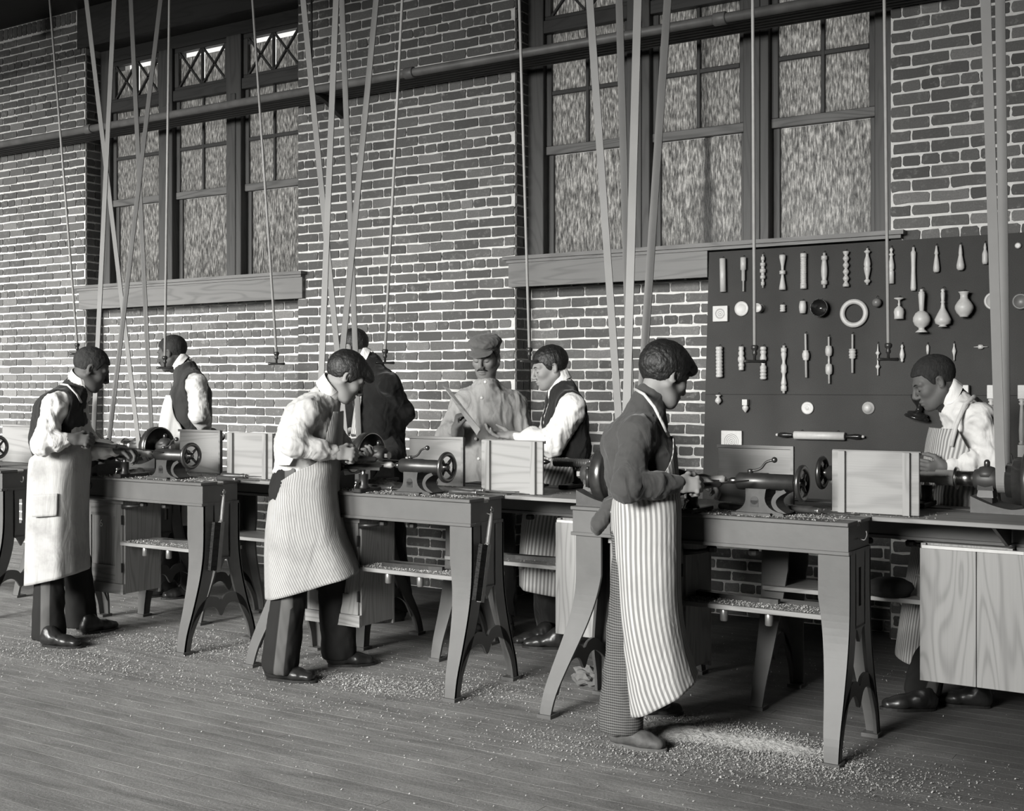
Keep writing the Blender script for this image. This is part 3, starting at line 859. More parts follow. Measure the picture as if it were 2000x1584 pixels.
S('turned_rod', 'plain straight rod, first of the top row of samples', 'sample', 1412, [(6,505),(6,570)], lean=-.02)
S('turned_spindle', 'stepped rod in three thicknesses on the display board', 'sample', 1452, [(5.8,503),(5.8,527),(3.7,527.5),(3.7,548),(1.8,548.5),(1.8,569)])
S('turned_spindle', 'slim rod with several square collars in the top row', 'sample', 1490, [(1.5,497),(1.5,501),(3.6,501.5),(3.6,508),(2.4,508.5),(2.4,513),(5.2,513.5),(5.2,519),(3.5,519.5),(3.5,525),(5.8,525.5),(5.8,532),(3.5,532.5),(3.5,538),(5.2,538.5),(5.2,544),(2.4,544.5),(2.4,550),(3.6,550.5),(3.6,557),(1.5,557.5),(1.5,562)])
S('turned_spindle', 'hourglass spindle with a ringed waist in the top row', 'sample', 1528.5, [(6.2,498),(6.4,503),(5,510),(3,520),(2.6,527),(3,528),(6,529),(6.5,530.5),(5.6,531.5),(6.2,533),(6,535),(2.6,536),(3,540),(5,552),(6.6,561),(6.8,566)])
S('turned_spindle', 'close-ribbed cylinder in the top row of samples', 'sample', 1569.5, [(6.3,495),(6.3,504)]+beads(504,555,15,6.3,4.9)+[(6.3,555),(6.3,564)])
S('turned_spindle', 'long bulging handle with end collars in the top row', 'sample', 1610, [(2.6,494),(2.6,499),(5,499.5),(6,501),(6,507),(4.2,508),(5,514),(6,522),(6.2,530),(5.8,538),(4.4,546),(4.6,547),(6.2,549),(6.2,555),(4,556),(2.8,556.5),(2.8,562)])
S('turned_spindle', 'spindle of five angular beads in the top row', 'sample', 1652.5, [(6,491),(6.4,492),(5,496)]+sum([[(2.8,y),(5,y+3),(6.4,y+6),(5,y+9),(2.8,y+12)] for y in (499,512,525,538)],[])+[(4.6,553),(6.4,556),(6.2,560)])
S('turned_spindle', 'vase baluster with a middle groove in the top row', 'sample', 1694, [(2,485),(2,488),(6.4,491),(5.6,493),(3,495),(3.2,500),(5.6,508),(6.8,516),(5.6,521),(6.8,523),(5.8,530),(3.2,541),(2.8,545),(6.2,548),(5.4,551),(2.4,553),(2,556)])
S('turned_spindle', 'table-leg sample with a square-cut foot behind a shifter rod', 'sample', 1741, [(1.5,484),(3.8,488),(2,492),(2.4,494),(5,497),(2.8,500),(3.6,506),(5.4,516),(5.8,524),(4,528),(5.2,530),(5.4,532),(5.4,554)])
S('turned_spindle', 'longest smooth handle in the top row of samples', 'sample', 1784, [(2.4,483),(2.6,489),(5,493),(5,498),(4.4,510),(4.2,530),(5.2,555),(5.6,563),(4.5,568)])
S('turned_spindle', 'chisel handle with a tapered tip in the top row', 'sample', 1829, [(1.6,480),(2.6,488),(4.2,495),(3,497),(3,499),(4.8,511),(6.2,523),(6,529),(4,532)])
S('turned_spindle', 'pear-shaped tool handle in the top row', 'sample', 1876, [(1.8,478),(3,486),(3.8,494),(3.6,498),(5.4,507),(7.6,518),(7.4,524),(4.5,528)])
S('turned_spindle', 'shortest handle in the top row, rightmost clear of the belt', 'sample', 1924, [(1.4,475),(3,484),(2.6,487),(4,491),(5.6,496),(5.6,511),(4.4,516)])
face_on('turned_finial', 'small knob half hidden behind the right drive belt', 'sample', 1989, 480, [(6,0),(6,4),(4,6)])
def plaque(px, py, w, rings, label):
    c = at(px, py, YBD); sc_ = F/(-c.x*ST + c.y*CT); a = w/2/sc_
    ax = a*1.02
    o = thing('rosette_block', label, 'sample', c, group='turned samples on the display board')
    MB().cbox((-ax, -.022, -a), (ax, -.001, a), .002).build('block', M['turned'], o)
    for k, rr in enumerate(rings):
        MB().torus((0,-.022,0), (0,1,0), rr/sc_, .0012, 30, 6).build('ring', M['turned_mid'], o)
    MB().ball((0,-.021,0), .006, 10).build('button', M['turned'], o)
plaque(1409, 613, 30.5, (4.5, 8, 9.6), 'square block with a round rosette, left end of second row')
plaque(1431, 862, 42, (4, 7.5, 11, 14.5), 'square plaque of fine concentric rings above the chip guard')
face_on('turned_dish', 'shallow pale dish, second in the second row', 'sample', 1449, 603, [(14.4,0),(14.6,2),(13.6,3.2),(9,2),(4,1.5),(0.5,1.4)])
face_on('turned_cup', 'little egg cup seen end-on in the second row', 'sample', 1486, 602, [(7.5,0),(8,2),(4,4),(4,7),(8,11),(8.6,20),(7.6,20),(6.6,12),(1,11)])
S('turned_box', 'tiny ribbed barrel, smallest in the second row', 'sample', 1529, beads(595,609,3,5.6,4.4))
S('turned_barrel', 'small smooth barrel in the second row', 'sample', 1568, [(5.6,588),(6.8,594),(7.3,600),(6.8,606),(5.6,612)])
face_on('turned_bowl', 'glossy dark bowl hung mouth outward in the second row', 'bowl', 1606, 602, [(9,0),(13,4),(16.5,12),(17.4,20),(16.4,20.5),(15.4,18),(11.5,9),(6,5),(.5,4)], 'turned_dark')
c = at(1668, 612, YBD-.015); sc_ = F/(-c.x*ST + c.y*CT)
o = MB().torus((0,0,0), (0,1,0), 23.0/sc_, 5.2/sc_, 44, 12).build('turned_ring', M['turned']); o.location = c
tag(o, 'large plain wooden ring in the middle of the second row', 'ring', 'turned samples on the display board')
S('turned_ball', 'darker wooden ball in the second row', 'ball', 1712.5, [(.5,581.8)]+[(9*math.sin(math.pi*t/10), 591-9*math.cos(math.pi*t/10)) for t in range(1,10)]+[(.5,600.2)], 'turned_mid')
S('turned_goblet', 'goblet hung upside down in the second row', 'goblet', 1756, [(9.5,582),(9.5,583.5),(3,586),(1.6,588),(1.6,592),(2.6,594),(1.8,597),(4,599),(8.5,603),(10,609),(9,617),(9.4,623)])
S('turned_vase', 'stoppered long-necked vase with a flared foot', 'vase', 1800, [(2.5,565),(3.5,567),(3,569),(6,571),(5.5,573),(6.4,575),(5.4,590),(4.2,607),(7,608),(12,612),(16,620),(16.4,627),(13,635),(6,640),(5.5,643),(8,645),(12.5,649)])
S('turned_vase', 'stoppered bottle-shaped vase, middle one of three', 'vase', 1841.5, [(2,564),(4,567),(2.6,570),(4,572),(3.8,580),(3,588),(4.4,590),(3,592),(4.6,602),(11,614),(15.6,624),(14,632),(6,635),(9,638)])
S('turned_vase', 'cracked round-bellied vase with a flaring lip', 'vase', 1883, [(11,570),(9,572),(7,577),(7.5,583),(13,590),(17,597),(17.4,603),(14,611),(8.5,617),(8,619)])
face_on('turned_dish', 'round pale picture-frame dish left of the belt', 'sample', 1941, 588, [(17,0),(17.6,4),(15,6),(12.6,4.5),(12,2.5),(.5,2)])
face_on('turned_dish', 'darker dish cut by the right edge behind the belt', 'sample', 1994, 589, [(15,0),(16,4),(13,6),(11.5,3),(.5,2)], 'turned_mid')
S('turned_spindle', 'stack of nine even beads, left end of third row', 'sample', 1405, beads(677,737,9,7,5.6), lean=-.01)
S('turned_spindle', 'short spindle of three round beads in the third row', 'sample', 1448, [(5,677),(5.2,683),(4,685)]+[(5.6,688),(5.8,692),(4.2,695),(6.4,698),(7,702),(6.4,706),(4.4,709),(6,712),(5.6,716),(4.6,717),(5.2,719),(5,723)])
S('turned_spindle', 'spindle with beads at both ends and a thick waist', 'sample', 1491, [(6.2,677)]+beads(677,692,2,6.3,5)+[(5,694),(6.6,699),(6.4,703),(4,705),(4,713),(6.4,716),(6.4,721)]+beads(722,741,3,6.6,5.2))
S('turned_spindle', 'longest spindle of the third row with two swellings', 'sample', 1531, [(2.6,675),(2.6,679),(5.6,679.5),(5.6,687),(4.5,688),(5.4,691),(5.4,694),(3,705),(3.2,710),(5.4,714),(5.8,718),(5.2,722),(5.8,726),(3.4,730),(3.2,735),(5.6,748),(5.4,751),(4.2,752),(6,755),(5.8,763),(2.6,764),(2.6,768)])
S('turned_spindle', 'thin rod with one egg-shaped bead in the third row', 'sample', 1574, [(2,652),(2,684),(6,685),(5,686),(7,691),(7,697),(5.4,701.5),(6,702.5),(2.4,704),(2.2,737)], lean=-.02)
S('turned_spindle', 'thin rod with two ribbed beads in the third row', 'sample', 1619, [(1.8,658),(1.8,675),(5.4,676),(6.8,682),(6.8,688),(5.8,694),(2,696),(2,710),(5.8,712),(6.8,718),(6.8,724),(6,730),(2,732),(2,749)], lean=-.01)
S('turned_spindle', 'thin rod with one double-ringed bead in the third row', 'sample', 1665, [(1.9,653),(1.9,681),(7,682),(6,684)]+beads(684,697,2,7,5.4)+[(7,699),(2.6,701),(2.2,728)])
S('turned_spindle', 'needle rod with two small balls left of the T handle', 'sample', 1714.5, [(.6,672),(1.6,684),(2,686),(4.6,689.5),(2,693.5),(1.5,694),(1.5,711),(2,712),(4.6,716),(2,720),(1.5,721),(1.5,733)])
S('turned_finial', 'small baluster above the head of the striped-apron man', 'sample', 1762, [(1.5,673),(3,677),(2,680),(3,684),(4.8,692),(4.4,698),(2.4,702),(3,704),(1.8,707)])
S('turned_finial', 'smallest peg just above the short dark hair', 'sample', 1812, [(1.6,673),(3,677),(2.8,685),(2,692)])
S('turned_finial', 'slim drop finial with a cross-cut foot in the third row', 'sample', 1863.5, [(1.4,671),(1.6,677),(3.4,683),(4,686),(2,693),(1.3,697),(1.3,704)])
c = at(1915.5, 677.5, YBD-.012); sc_ = F/(-c.x*ST + c.y*CT)
o = MB().lathe([(r/sc_, d/sc_) for r, d in ((.6,-13),(1.4,-5),(4.4,-4),(4.8,0),(4,4),(1.4,5),(.6,13))], (0,0,0), (1,0,0), 14).build('spinning_top', M['turned']); o.location = c
tag(o, 'small spinning top lying crosswise in the third row', 'sample', 'turned samples on the display board')
S('turned_finial', 'little pear-shaped knob at the left of the fourth row', 'sample', 1403, [(5,771),(5.4,773),(2,775),(4.6,778),(6.4,782),(6,785),(2,788),(1,790)])
fin = S('turned_finial', 'finial with a square block top in the fourth row', 'sample', 1456, [(6.4,789),(3,791),(6.4,795),(6,799),(2,804),(.5,806)])
c = fin.location; MB().cbox((-.017,-.017,.018), (.017,.017,.055), .002).build('square_block', M['turned'], fin)
face_on('turned_disc', 'ringed disc at the centre of the fourth row', 'sample', 1578, 797, [(12,0),(12.3,3),(10.6,4),(9,3.4),(7,4),(5,3),(3,4.5),(.5,5)])
face_on('turned_disc', 'domed disc with a dark centre in the fourth row', 'sample', 1696.5, 797, [(12,0),(12.3,2),(11,3),(8,8),(5,12),(2,12.5),(.5,12.5)])
# rolling pin
rp = thing('rolling_pin', 'rolling pin with dark handles hung crosswise on the board', 'rolling pin', at(1600, 851, YBD-.03))
q = F/(-rp.location.x*ST + rp.location.y*CT); sx = 1/ (F*(CT+.2494*ST)**2/ (YBD))
MB().lathe([(.018,-.155),(.0245,-.152),(.0245,.152),(.018,.155)], (0,0,0), (1,0,0), 24).build('roller', M['turned'], rp)
for s in (-1, 1):
    MB().lathe([(.009,.155),(.010,.17),(.016,.215),(.014,.24),(.008,.255)], (0,0,0), (s,0,0), 16).build('handle', M['turned_dark'], rp)
    MB().lathe([(.008,.255),(.009,.26),(.007,.268),(.002,.27)], (0,0,0), (s,0,0), 12).build('handle_tip', M['turned'], rp)
for s in (-.11, .11): MB().tube([(s,.034,.03),(s,.0,.03),(s,-.004,.024)], .0018, 5).build('nail', M['steel_black'], rp)
# black candlestick-like sample and balusters
ps = thing('turned_pedestal', 'black turned pedestal hung beside the face of the striped-apron man', 'sample', at(1795, 797, YBD-.05), group='turned samples on the display board')
MB().lathe([(.064,-.062),(.07,-.056),(.064,-.046),(.055,-.043),(.057,-.035),(.05,-.027),(.018,-.02),(.013,-.002),(.02,.01),(.045,.03),(.058,.05),(.06,.066)], (0,0,0), (0.25,0,1), 28).build('turned_body', M['turned_dark'], ps)
def baluster(px, y0, y1, label, full):
    c = at(px, (y0+y1)/2, YBD-.03); q = F/(-c.x*ST + c.y*CT); h = (y1-y0)/q
    o = thing('turned_baluster', label, 'baluster', c, group='turned samples on the display board')
    a = .019
    MB().cbox((-a,-a,h/2-.075), (a,a,h/2), .002).build('square_block', M['turned'], o)
    MB().cbox((-a,-a,-h/2), (a,a,-h/2+.12), .002).build('square_block', M['turned'], o)
    z1, z0 = h/2-.075, -h/2+.12; L = z1-z0
    pr = [(.012,0),(.018,.03),(.011,.06),(.014,.1),(.016,.3),(.012,.7),(.009,.85),(.017,.9),(.010,.93),(.018,.97),(.014,1)]
    MB().lathe([(r, z0+L*t) for r, t in pr], (0,0,0), (0,0,1), 18).build('turned_body', M['turned'], o)
baluster(1886, 752, 930, 'baluster behind the collar of the striped-apron man', False)
baluster(1936, 752, 912, 'square-topped baluster left of the right drive belt', True)
baluster(1996, 752, 912, 'baluster at the right edge of the display board', True)

# ------------------------------------------------------------------ tools on the benches
def make_chisel():
    r = thing('turning_chisel', 'x', 'chisel')
    MB().lathe([(.011,0),(.0155,.006),(.0165,.03),(.014,.08),(.012,.13),(.0145,.15),(.011,.158)], (0,0,.0165), (1,0,0), 14).build('handle', M['handle'], r)
    MB().lathe([(.0115,.146),(.0115,.165)], (0,0,.0165), (1,0,0), 12).build('ferrule', M['can'], r)
    MB().strip([(.16,-.005,.0135),(.22,-.009,.0135),(.34,-.010,.0135)], [(.16,.005,.0135),(.22,.009,.0135),(.355,.010,.0135)], (0,0,.005)).build('blade', M['iron'], r)
    return r
ch0 = make_chisel(); used = [False]
def chisel(p, rz, label):
    o = ch0 if not used[0] else copy_tree(ch0)
    used[0] = True
    o.location = p; o.rotation_euler = (0, 0, rz); tag(o, label, 'chisel', 'turning chisels lying on the benches')
def on(px, py, z): 
    t = (H - z)*F/(py-V0)
    return cz(px, py, t)
chisel(on(1405, 995, .9305), -.5+.35, 'dark-handled chisel left of the tailstock before the sweater boy')
chisel(on(1590, 1004, .9305), math.pi-.15, 'dark-handled chisel by the bench corner right of the tailstock')
chisel(on(1538, 1000, .9305), -.3, 'short chisel lying right behind the tailstock foot')
chisel(on(890, 962, .9305), .1, 'upper of two chisels by the bench corner of the collar boy')
chisel(on(878, 966, .9305), .02, 'lower of two chisels by the bench corner of the collar boy')
chisel(on(716, 957, .9305), .05, 'chisel lying in the sawdust before the collar boy')
chisel(on(432, 934, .9305), .25, 'chisel lying on the tray right of the first lathe')
chisel(on(425, 939, .9305), -.1, 'round-ended chisel by the corner of the first bench')
for k, px in enumerate((843, 856, 869)):
    c = on(px, 950, .9305); o = MB().lathe([(.012,0),(.016,.005),(.016,.05),(.011,.055)], (0,0,.0165), (0,1,0), 14).build('wooden_plug', M['turned_mid'])
    o.location = c + Vector((0,.02,0)); tag(o, 'round wooden plug under the handwheel of the collar boy lathe, %s of three' % ('left', 'middle', 'right')[k], 'plug', 'plugs under the handwheel')
# work pieces between the lathe centres
def work(row, i, a, b, r, label, kind='plain', mat_='turned'):
    p0, p1 = W(row, i, a, .145, 1.066), W(row, i, b, .145, 1.066)
    L = (p1-p0).length; ax = (p1-p0)/L
    if kind == 'thread':
        prof = [(r*.8, 0)] + sum([[(r*.82, t*L/17+.002), (r, t*L/17+L/34), (r*.82, (t+1)*L/17)] for t in range(17)], []) + [(r*.7, L)]
    elif kind == 'cup':
        prof = [(r, 0), (r, L*.38), (r*.75, L*.4), (r*.72, L*.55), (r*.66, L*.56), (r*.74, L*.6), (r*.7, L*.72), (r*.76, L*.78), (r*.72, L)]
    else:
        prof = [(r*.8, 0), (r, L*.05), (r, L*.3), (r*.7, L*.4), (r*.9, L*.6), (r*.6, L*.75), (r*.8, L*.95), (r*.5, L)]
    o = MB().lathe(prof, (0,0,0), ax, 20).build('work_piece', M[mat_]); o.location = p0
    tag(o, label, 'workpiece', 'work pieces turning in the lathes')
work('F', 1, -.832, -.577, .026, 'turned work piece under the hands of the aproned man at left')
work('F', 2, -.832, -.577, .022, 'turned work piece before the hands of the collar boy')
work('F', 3, -.832, -.577, .026, 'turned work piece before the hands of the sweater boy')
work('B', 2, -.832, -.60, .024, 'screw-threaded work piece left of the big pulley', 'thread', 'turned_mid')
work('B', 3, -.832, -.62, .034, 'pale cup-shaped work piece right of the plank chip guard', 'cup')
work('B', 0, -.832, -.577, .026, 'work piece in the lathe of the man in vest and tie')
work('B', 1, -.832, -.577, .026, 'work piece in the lathe of the dark-jacketed man')
# bench brushes hanging on the bench ends
def brush(i, label, lean):
    p = W('F', i, .03, .145, .872)
    r = thing('bench_brush', label, 'brush', p, group='bench brushes'); r.rotation_euler = (lean, 0, 0)
    MB().torus((0,0,-.0), (1,0,0), .010, .002, 14, 6).build('hanging_loop', M['can'], r)
    MB().lathe([(.006,-.015),(.009,-.03),(.012,-.09),(.010,-.15),(.014,-.165)], (0,0,0), (0,0,1), 12).build('handle', M['turned_mid'], r)
    MB().box((-.012,-.014,-.44), (.012,.012,-.165)).build('back', M['turned_mid'], r)
    b = MB(); rr = random.Random(i)
    for k in range(420):
        z = -.17-.265*rr.random(); x = rr.uniform(-.016,.016); L = .07*rr.uniform(.8,1.1)
        d = Vector((rr.uniform(-.012,.012)+x*.6, -L, rr.uniform(-.012,.008)))
        a = Vector((x*.6, -.012, z)); e = Vector((.0012,0,.001))
        b.add([a-e, a+e, a+d], [(0,1,2)])
    b.box((-.011,-.06,-.435), (.011,-.013,-.17))
    tag(b.build('bristles', M['bristle'], r), kind='stuff')
brush(1, 'long bench brush hanging on the end of the first lathe bench', -.12)
brush(2, 'long bench brush hanging on the end of the collar boy bench', -.22)
# things on the shelves
for (row, i, x, y, L, rz, lb) in (('F',1,-.35,.2,.30,.25,'dark iron bar lying on the shelf of the first bench'), ('F',2,-.45,.15,.36,.05,'flat dark tool rest lying on the shelf of the collar boy bench'), ('F',3,-.55,.2,.40,-.1,'dark iron tool rest lying on the shelf of the sweater boy bench'), ('B',2,-.50,.2,.30,.1,'dark curved tool rest on the shelf before the striped apron')):
    p = W(row, i, x, y, .5505)
    o = MB().strip([(-L/2,-.02,0),(-L*.3,-.025,0),(L*.3,-.025,0),(L/2,-.01,0)], [(-L/2,.02,0),(-L*.3,.025,0),(L*.3,.02,0),(L/2,.012,0)], (0,0,.022)).build('spare_tool_rest', M['iron'])
    o.location = p; o.rotation_euler = (0,0,rz); tag(o, lb, 'tool', 'spare tool rests on the shelves')
p = on(1738, 1162, .5505)
cp_ = thing('cloth_cap', 'dark cloth cap lying on the shelf left of the tin can', 'cap', p)
MB().lathe([(.005,.075),(.06,.072),(.095,.055),(.105,.035),(.09,.015),(.085,.0)], (0,0,0), (0,0,1), 22).build('crown', M['bristle'], cp_)
MB().lathe([(.04,0),(.06,.006),(.04,.010)], (-.085,-.03,.0), (0,0,1), 16).build('peak', M['steel_black'], cp_)
p = on(1803, 1166, .5505)
can = thing('tin_can', 'tin can standing on the shelf beside the plank cabinet back', 'can', p)
MB().lathe([(.024,0),(.026,.002),(.026,.088),(.024,.09)], (0,0,0), (0,0,1), 20).build('body', M['can'], can)
MB().lathe([(.027,.088),(.030,.091),(.030,.098),(.008,.1),(.004,.115),(.003,.12)], (0,0,0), (0,0,1), 20).build('lid', M['can'], can)
p = on(1040, 1107, .5505)
# crumpled paper on the floor
rr = random.Random(5); pts = []
bm = bmesh.new(); bmesh.ops.create_icosphere(bm, subdivisions=3, radius=.06)
for v in bm.verts:
    d = v.co.normalized(); k = 1 + .35*math.sin(9*d.x+4*d.z)*math.cos(7*d.y) + .18*math.sin(17*d.z+11*d.y)
    v.co = Vector((d.x*.085*k, d.y*.05*k, max(-.045, d.z*.05*k)))
me = bpy.data.meshes.new('crumpled_paper'); bm.to_mesh(me); bm.free(); me.materials.append(M['paper'])
o = link('crumpled_paper', me); o.location = on(1152, 1340, 0) + Vector((0,0,.045)); tag(o, 'crumpled brown paper on the floor behind the checked trousers', 'paper')
# ------------------------------------------------------------------ people: smooth implicit bodies
def V3(p): return np.array([p[0], p[1], p[2]], np.float64)
class Sdf:
    def __init__(s): s.ops = []
    def rc(s, a, b, r1, r2=None, k=.02, st=None, op='u'):
        """round cone; st = list of (axis, factor) widening it along axes"""
        s.ops.append(('rc', V3(a), V3(b), r1, r1 if r2 is None else r2, k, st, op)); return s
    def el(s, c, ax, rad, k=.015, op='u'):
        s.ops.append(('el', V3(c), np.array([V3(a) for a in ax]), np.array(rad, float), 0, k, None, op)); return s
    def fn(s, f, op='i'):
        s.ops.append(('fn', f, None, None, None, 0, None, op)); return s
    def bounds(s):
        lo = np.full(3, 1e9); hi = -lo
        for o in s.ops:
            if o[7] != 'u': continue
            l, h = s.obox(o); lo = np.minimum(lo, l); hi = np.maximum(hi, h)
        return lo, hi
    @staticmethod
    def obox(o):
        if o[0] == 'rc':
            f = max([1]+[q[1] for q in o[6]]) if o[6] else 1
            r = max(o[3], o[4])*f; return np.minimum(o[1], o[2])-r, np.maximum(o[1], o[2])+r
        R = np.abs(o[2].T) @ o[3]; return o[1]-R, o[1]+R
    def mesh(s, h, fine=(), crop=None):
        lo, hi = s.bounds()
        if crop is not None: lo = np.maximum(lo, crop[0]); hi = np.minimum(hi, crop[1])
        axs = []
        for d in range(3):
            x = lo[d]-2.5*h; out = [x]
            while x < hi[d]+2.5*h:
                st = h
                for (fl_, fh, hf) in fine:
                    if fl_[d]-h < x < fh[d]: st = min(st, hf)
                x += st; out.append(x)
            axs.append(np.array(out))
        xs, ys, zs = axs
        Fd = np.full((len(xs), len(ys), len(zs)), 1.0, np.float32)
        for o in s.ops:
            if o[0] == 'fn': sl = (slice(None),)*3
            else:
                l, hh = s.obox(o); m = o[5] + 3*h
                sl = tuple(slice(max(0, np.searchsorted(a, l[d]-m)), np.searchsorted(a, hh[d]+m)) for d, a in enumerate(axs))
            X = xs[sl[0]][:, None, None]; Y = ys[sl[1]][None, :, None]; Z = zs[sl[2]][None, None, :]
            if 0 in (X.size, Y.size, Z.size): continue
            sub = Fd[sl]
            if o[0] == 'rc':
                a, b = o[1], o[2]; q = [X-a[0], Y-a[1], Z-a[2]]; ab = b-a
                if o[6]:
                    for n, f in o[6]:
                        n = V3(n); dn = q[0]*n[0]+q[1]*n[1]+q[2]*n[2]; c = 1-1/f
                        q = [q[i]-n[i]*dn*c for i in range(3)]; ab = ab - n*(ab@n)*c
                L2 = max(ab@ab, 1e-9)
                t = np.clip((q[0]*ab[0]+q[1]*ab[1]+q[2]*ab[2])/L2, 0, 1)
                d_ = np.sqrt((q[0]-ab[0]*t)**2+(q[1]-ab[1]*t)**2+(q[2]-ab[2]*t)**2) - (o[3]+(o[4]-o[3])*t)
            elif o[0] == 'el':
                c, A, R = o[1], o[2], o[3]; q = [X-c[0], Y-c[1], Z-c[2]]
                l = [(q[0]*A[i][0]+q[1]*A[i][1]+q[2]*A[i][2])/R[i] for i in range(3)]
                k0 = np.sqrt(l[0]**2+l[1]**2+l[2]**2); k1 = np.sqrt((l[0]/R[0])**2+(l[1]/R[1])**2+(l[2]/R[2])**2)
                d_ = k0*(k0-1)/np.maximum(k1, 1e-6)
            else: d_ = o[1](X, Y, Z)
            k = o[5]
            if o[7] == 'u':
                if k > 0:
                    hq = np.clip(.5+.5*(sub-d_)/k, 0, 1); Fd[sl] = sub*(1-hq)+d_*hq-k*hq*(1-hq)
                else: Fd[sl] = np.minimum(sub, d_)
            elif o[7] == 's':
                d_ = -d_
                if k > 0:
                    hq = np.clip(.5-.5*(sub-d_)/k, 0, 1); Fd[sl] = sub*(1-hq)+d_*hq+k*hq*(1-hq)
                else: Fd[sl] = np.maximum(sub, d_)
            else: Fd[sl] = np.maximum(sub, d_)
        Fd[0] = Fd[-1] = 1; Fd[:, 0] = Fd[:, -1] = 1; Fd[:, :, 0] = Fd[:, :, -1] = 1
        return surfnet(Fd, xs, ys, zs)
def surfnet(Fd, xs, ys, zs):
    s = Fd < 0
    c = np.zeros(tuple(n-1 for n in s.shape), np.int8)
    for i in (0, 1):
        for j in (0, 1):
            for k in (0, 1):
                c += s[i:i+c.shape[0], j:j+c.shape[1], k:k+c.shape[2]]
    act = (c > 0) & (c < 8)
    I, J, K = np.nonzero(act); n = len(I)
    vid = np.full(c.shape, -1, np.int64); vid[I, J, K] = np.arange(n)
    acc = np.zeros((n, 3)); w = np.zeros(n)
    cor = [(i, j, k) for i in (0, 1) for j in (0, 1) for k in (0, 1)]
    for a in cor:
        for d in range(3):
            if a[d]: continue
            b = list(a); b[d] = 1
            fa = Fd[I+a[0], J+a[1], K+a[2]]; fb = Fd[I+b[0], J+b[1], K+b[2]]
            m = (fa < 0) != (fb < 0)
            t = np.where(m, fa/np.where(m, fa-fb, 1), 0)
            pa = np.stack([xs[I+a[0]], ys[J+a[1]], zs[K+a[2]]], 1); pb = np.stack([xs[I+b[0]], ys[J+b[1]], zs[K+b[2]]], 1)
            acc[m] += (pa+(pb-pa)*t[:, None])[m]; w[m] += 1
    V = acc/np.maximum(w, 1)[:, None]
    Q = []
    for d in range(3):
        o = [(1, 2), (2, 0), (0, 1)][d]
        sa = np.take(s, range(0, s.shape[d]-1), d); sb = np.take(s, range(1, s.shape[d]), d)
        E = np.argwhere(sa != sb)
        if not len(E): continue
        ok = (E[:, o[0]] > 0) & (E[:, o[1]] > 0) & (E[:, o[0]] < c.shape[o[0]]) & (E[:, o[1]] < c.shape[o[1]])
        E = E[ok]; ins = sa[tuple(E.T)]
        def cell(du, dv):
            e = E.copy(); e[:, o[0]] -= du; e[:, o[1]] -= dv; return vid[tuple(e.T)]
        q = np.stack([cell(1, 1), cell(0, 1), cell(0, 0), cell(1, 0)], 1)
        q[~ins] = q[~ins][:, ::-1]
        Q.append(q)
    Q = np.concatenate(Q); Q = Q[(Q >= 0).all(1)]
    return V, Q
def vnormals(V, Q):
    n = np.cross(V[Q[:, 2]]-V[Q[:, 0]], V[Q[:, 3]]-V[Q[:, 1]]); N = np.zeros_like(V)
    for i in range(4): np.add.at(N, Q[:, i], n)
    return N/np.maximum(np.linalg.norm(N, axis=1), 1e-9)[:, None]
def vnoise(P, freq, seed, n=5):
    r = np.random.default_rng(seed); a = np.zeros(len(P))
    fr = np.broadcast_to(np.asarray(freq, float), (3,))
    for _ in range(n):
        k = r.normal(size=3)*fr; k2 = r.normal(size=3)*fr*.6
        a += np.sin(P@k + r.uniform(0, 6) + 1.6*np.sin(P@k2 + r.uniform(0, 6)))
    return a/n
def np_mesh(name, V, Q, mat_, parent, base, smooth=True, attr=None):
    me = bpy.data.meshes.new(name); n = len(Q)
    me.vertices.add(len(V)); me.vertices.foreach_set('co', (V-np.array(base)).astype(np.float32).reshape(-1))
    me.loops.add(4*n); me.loops.foreach_set('vertex_index', Q.astype(np.int32).reshape(-1))
    me.polygons.add(n); me.polygons.foreach_set('loop_start', np.arange(0, 4*n, 4, dtype=np.int32))
    me.polygons.foreach_set('use_smooth', np.full(n, smooth))
    me.materials.append(mat_)
    if attr is not None:
        a = me.attributes.new('mask', 'FLOAT', 'POINT'); a.data.foreach_set('value', attr.astype(np.float32))
    me.update(); me.validate()
    return link(name, me, parent)
def garment(name, sdf, h, mat_, parent, base, amp=.004, freq=22, seed=1, crop=None, attrf=None):
    V, Q = sdf.mesh(h, crop=crop)
    N = vnormals(V, Q)
    if amp:
        fq = np.asarray(freq, float)
        nz = vnoise(V, fq, seed) + 1.3*(.35-np.abs(vnoise(V, fq*1.5, seed+9))*1.6) + .55*(.35-np.abs(vnoise(V, fq*3.0, seed+5))*1.6)
        V = V + N*(nz*amp)[:, None]
    return np_mesh(name, V, Q, mat_, parent, base, attr=attrf(V) if attrf else None)

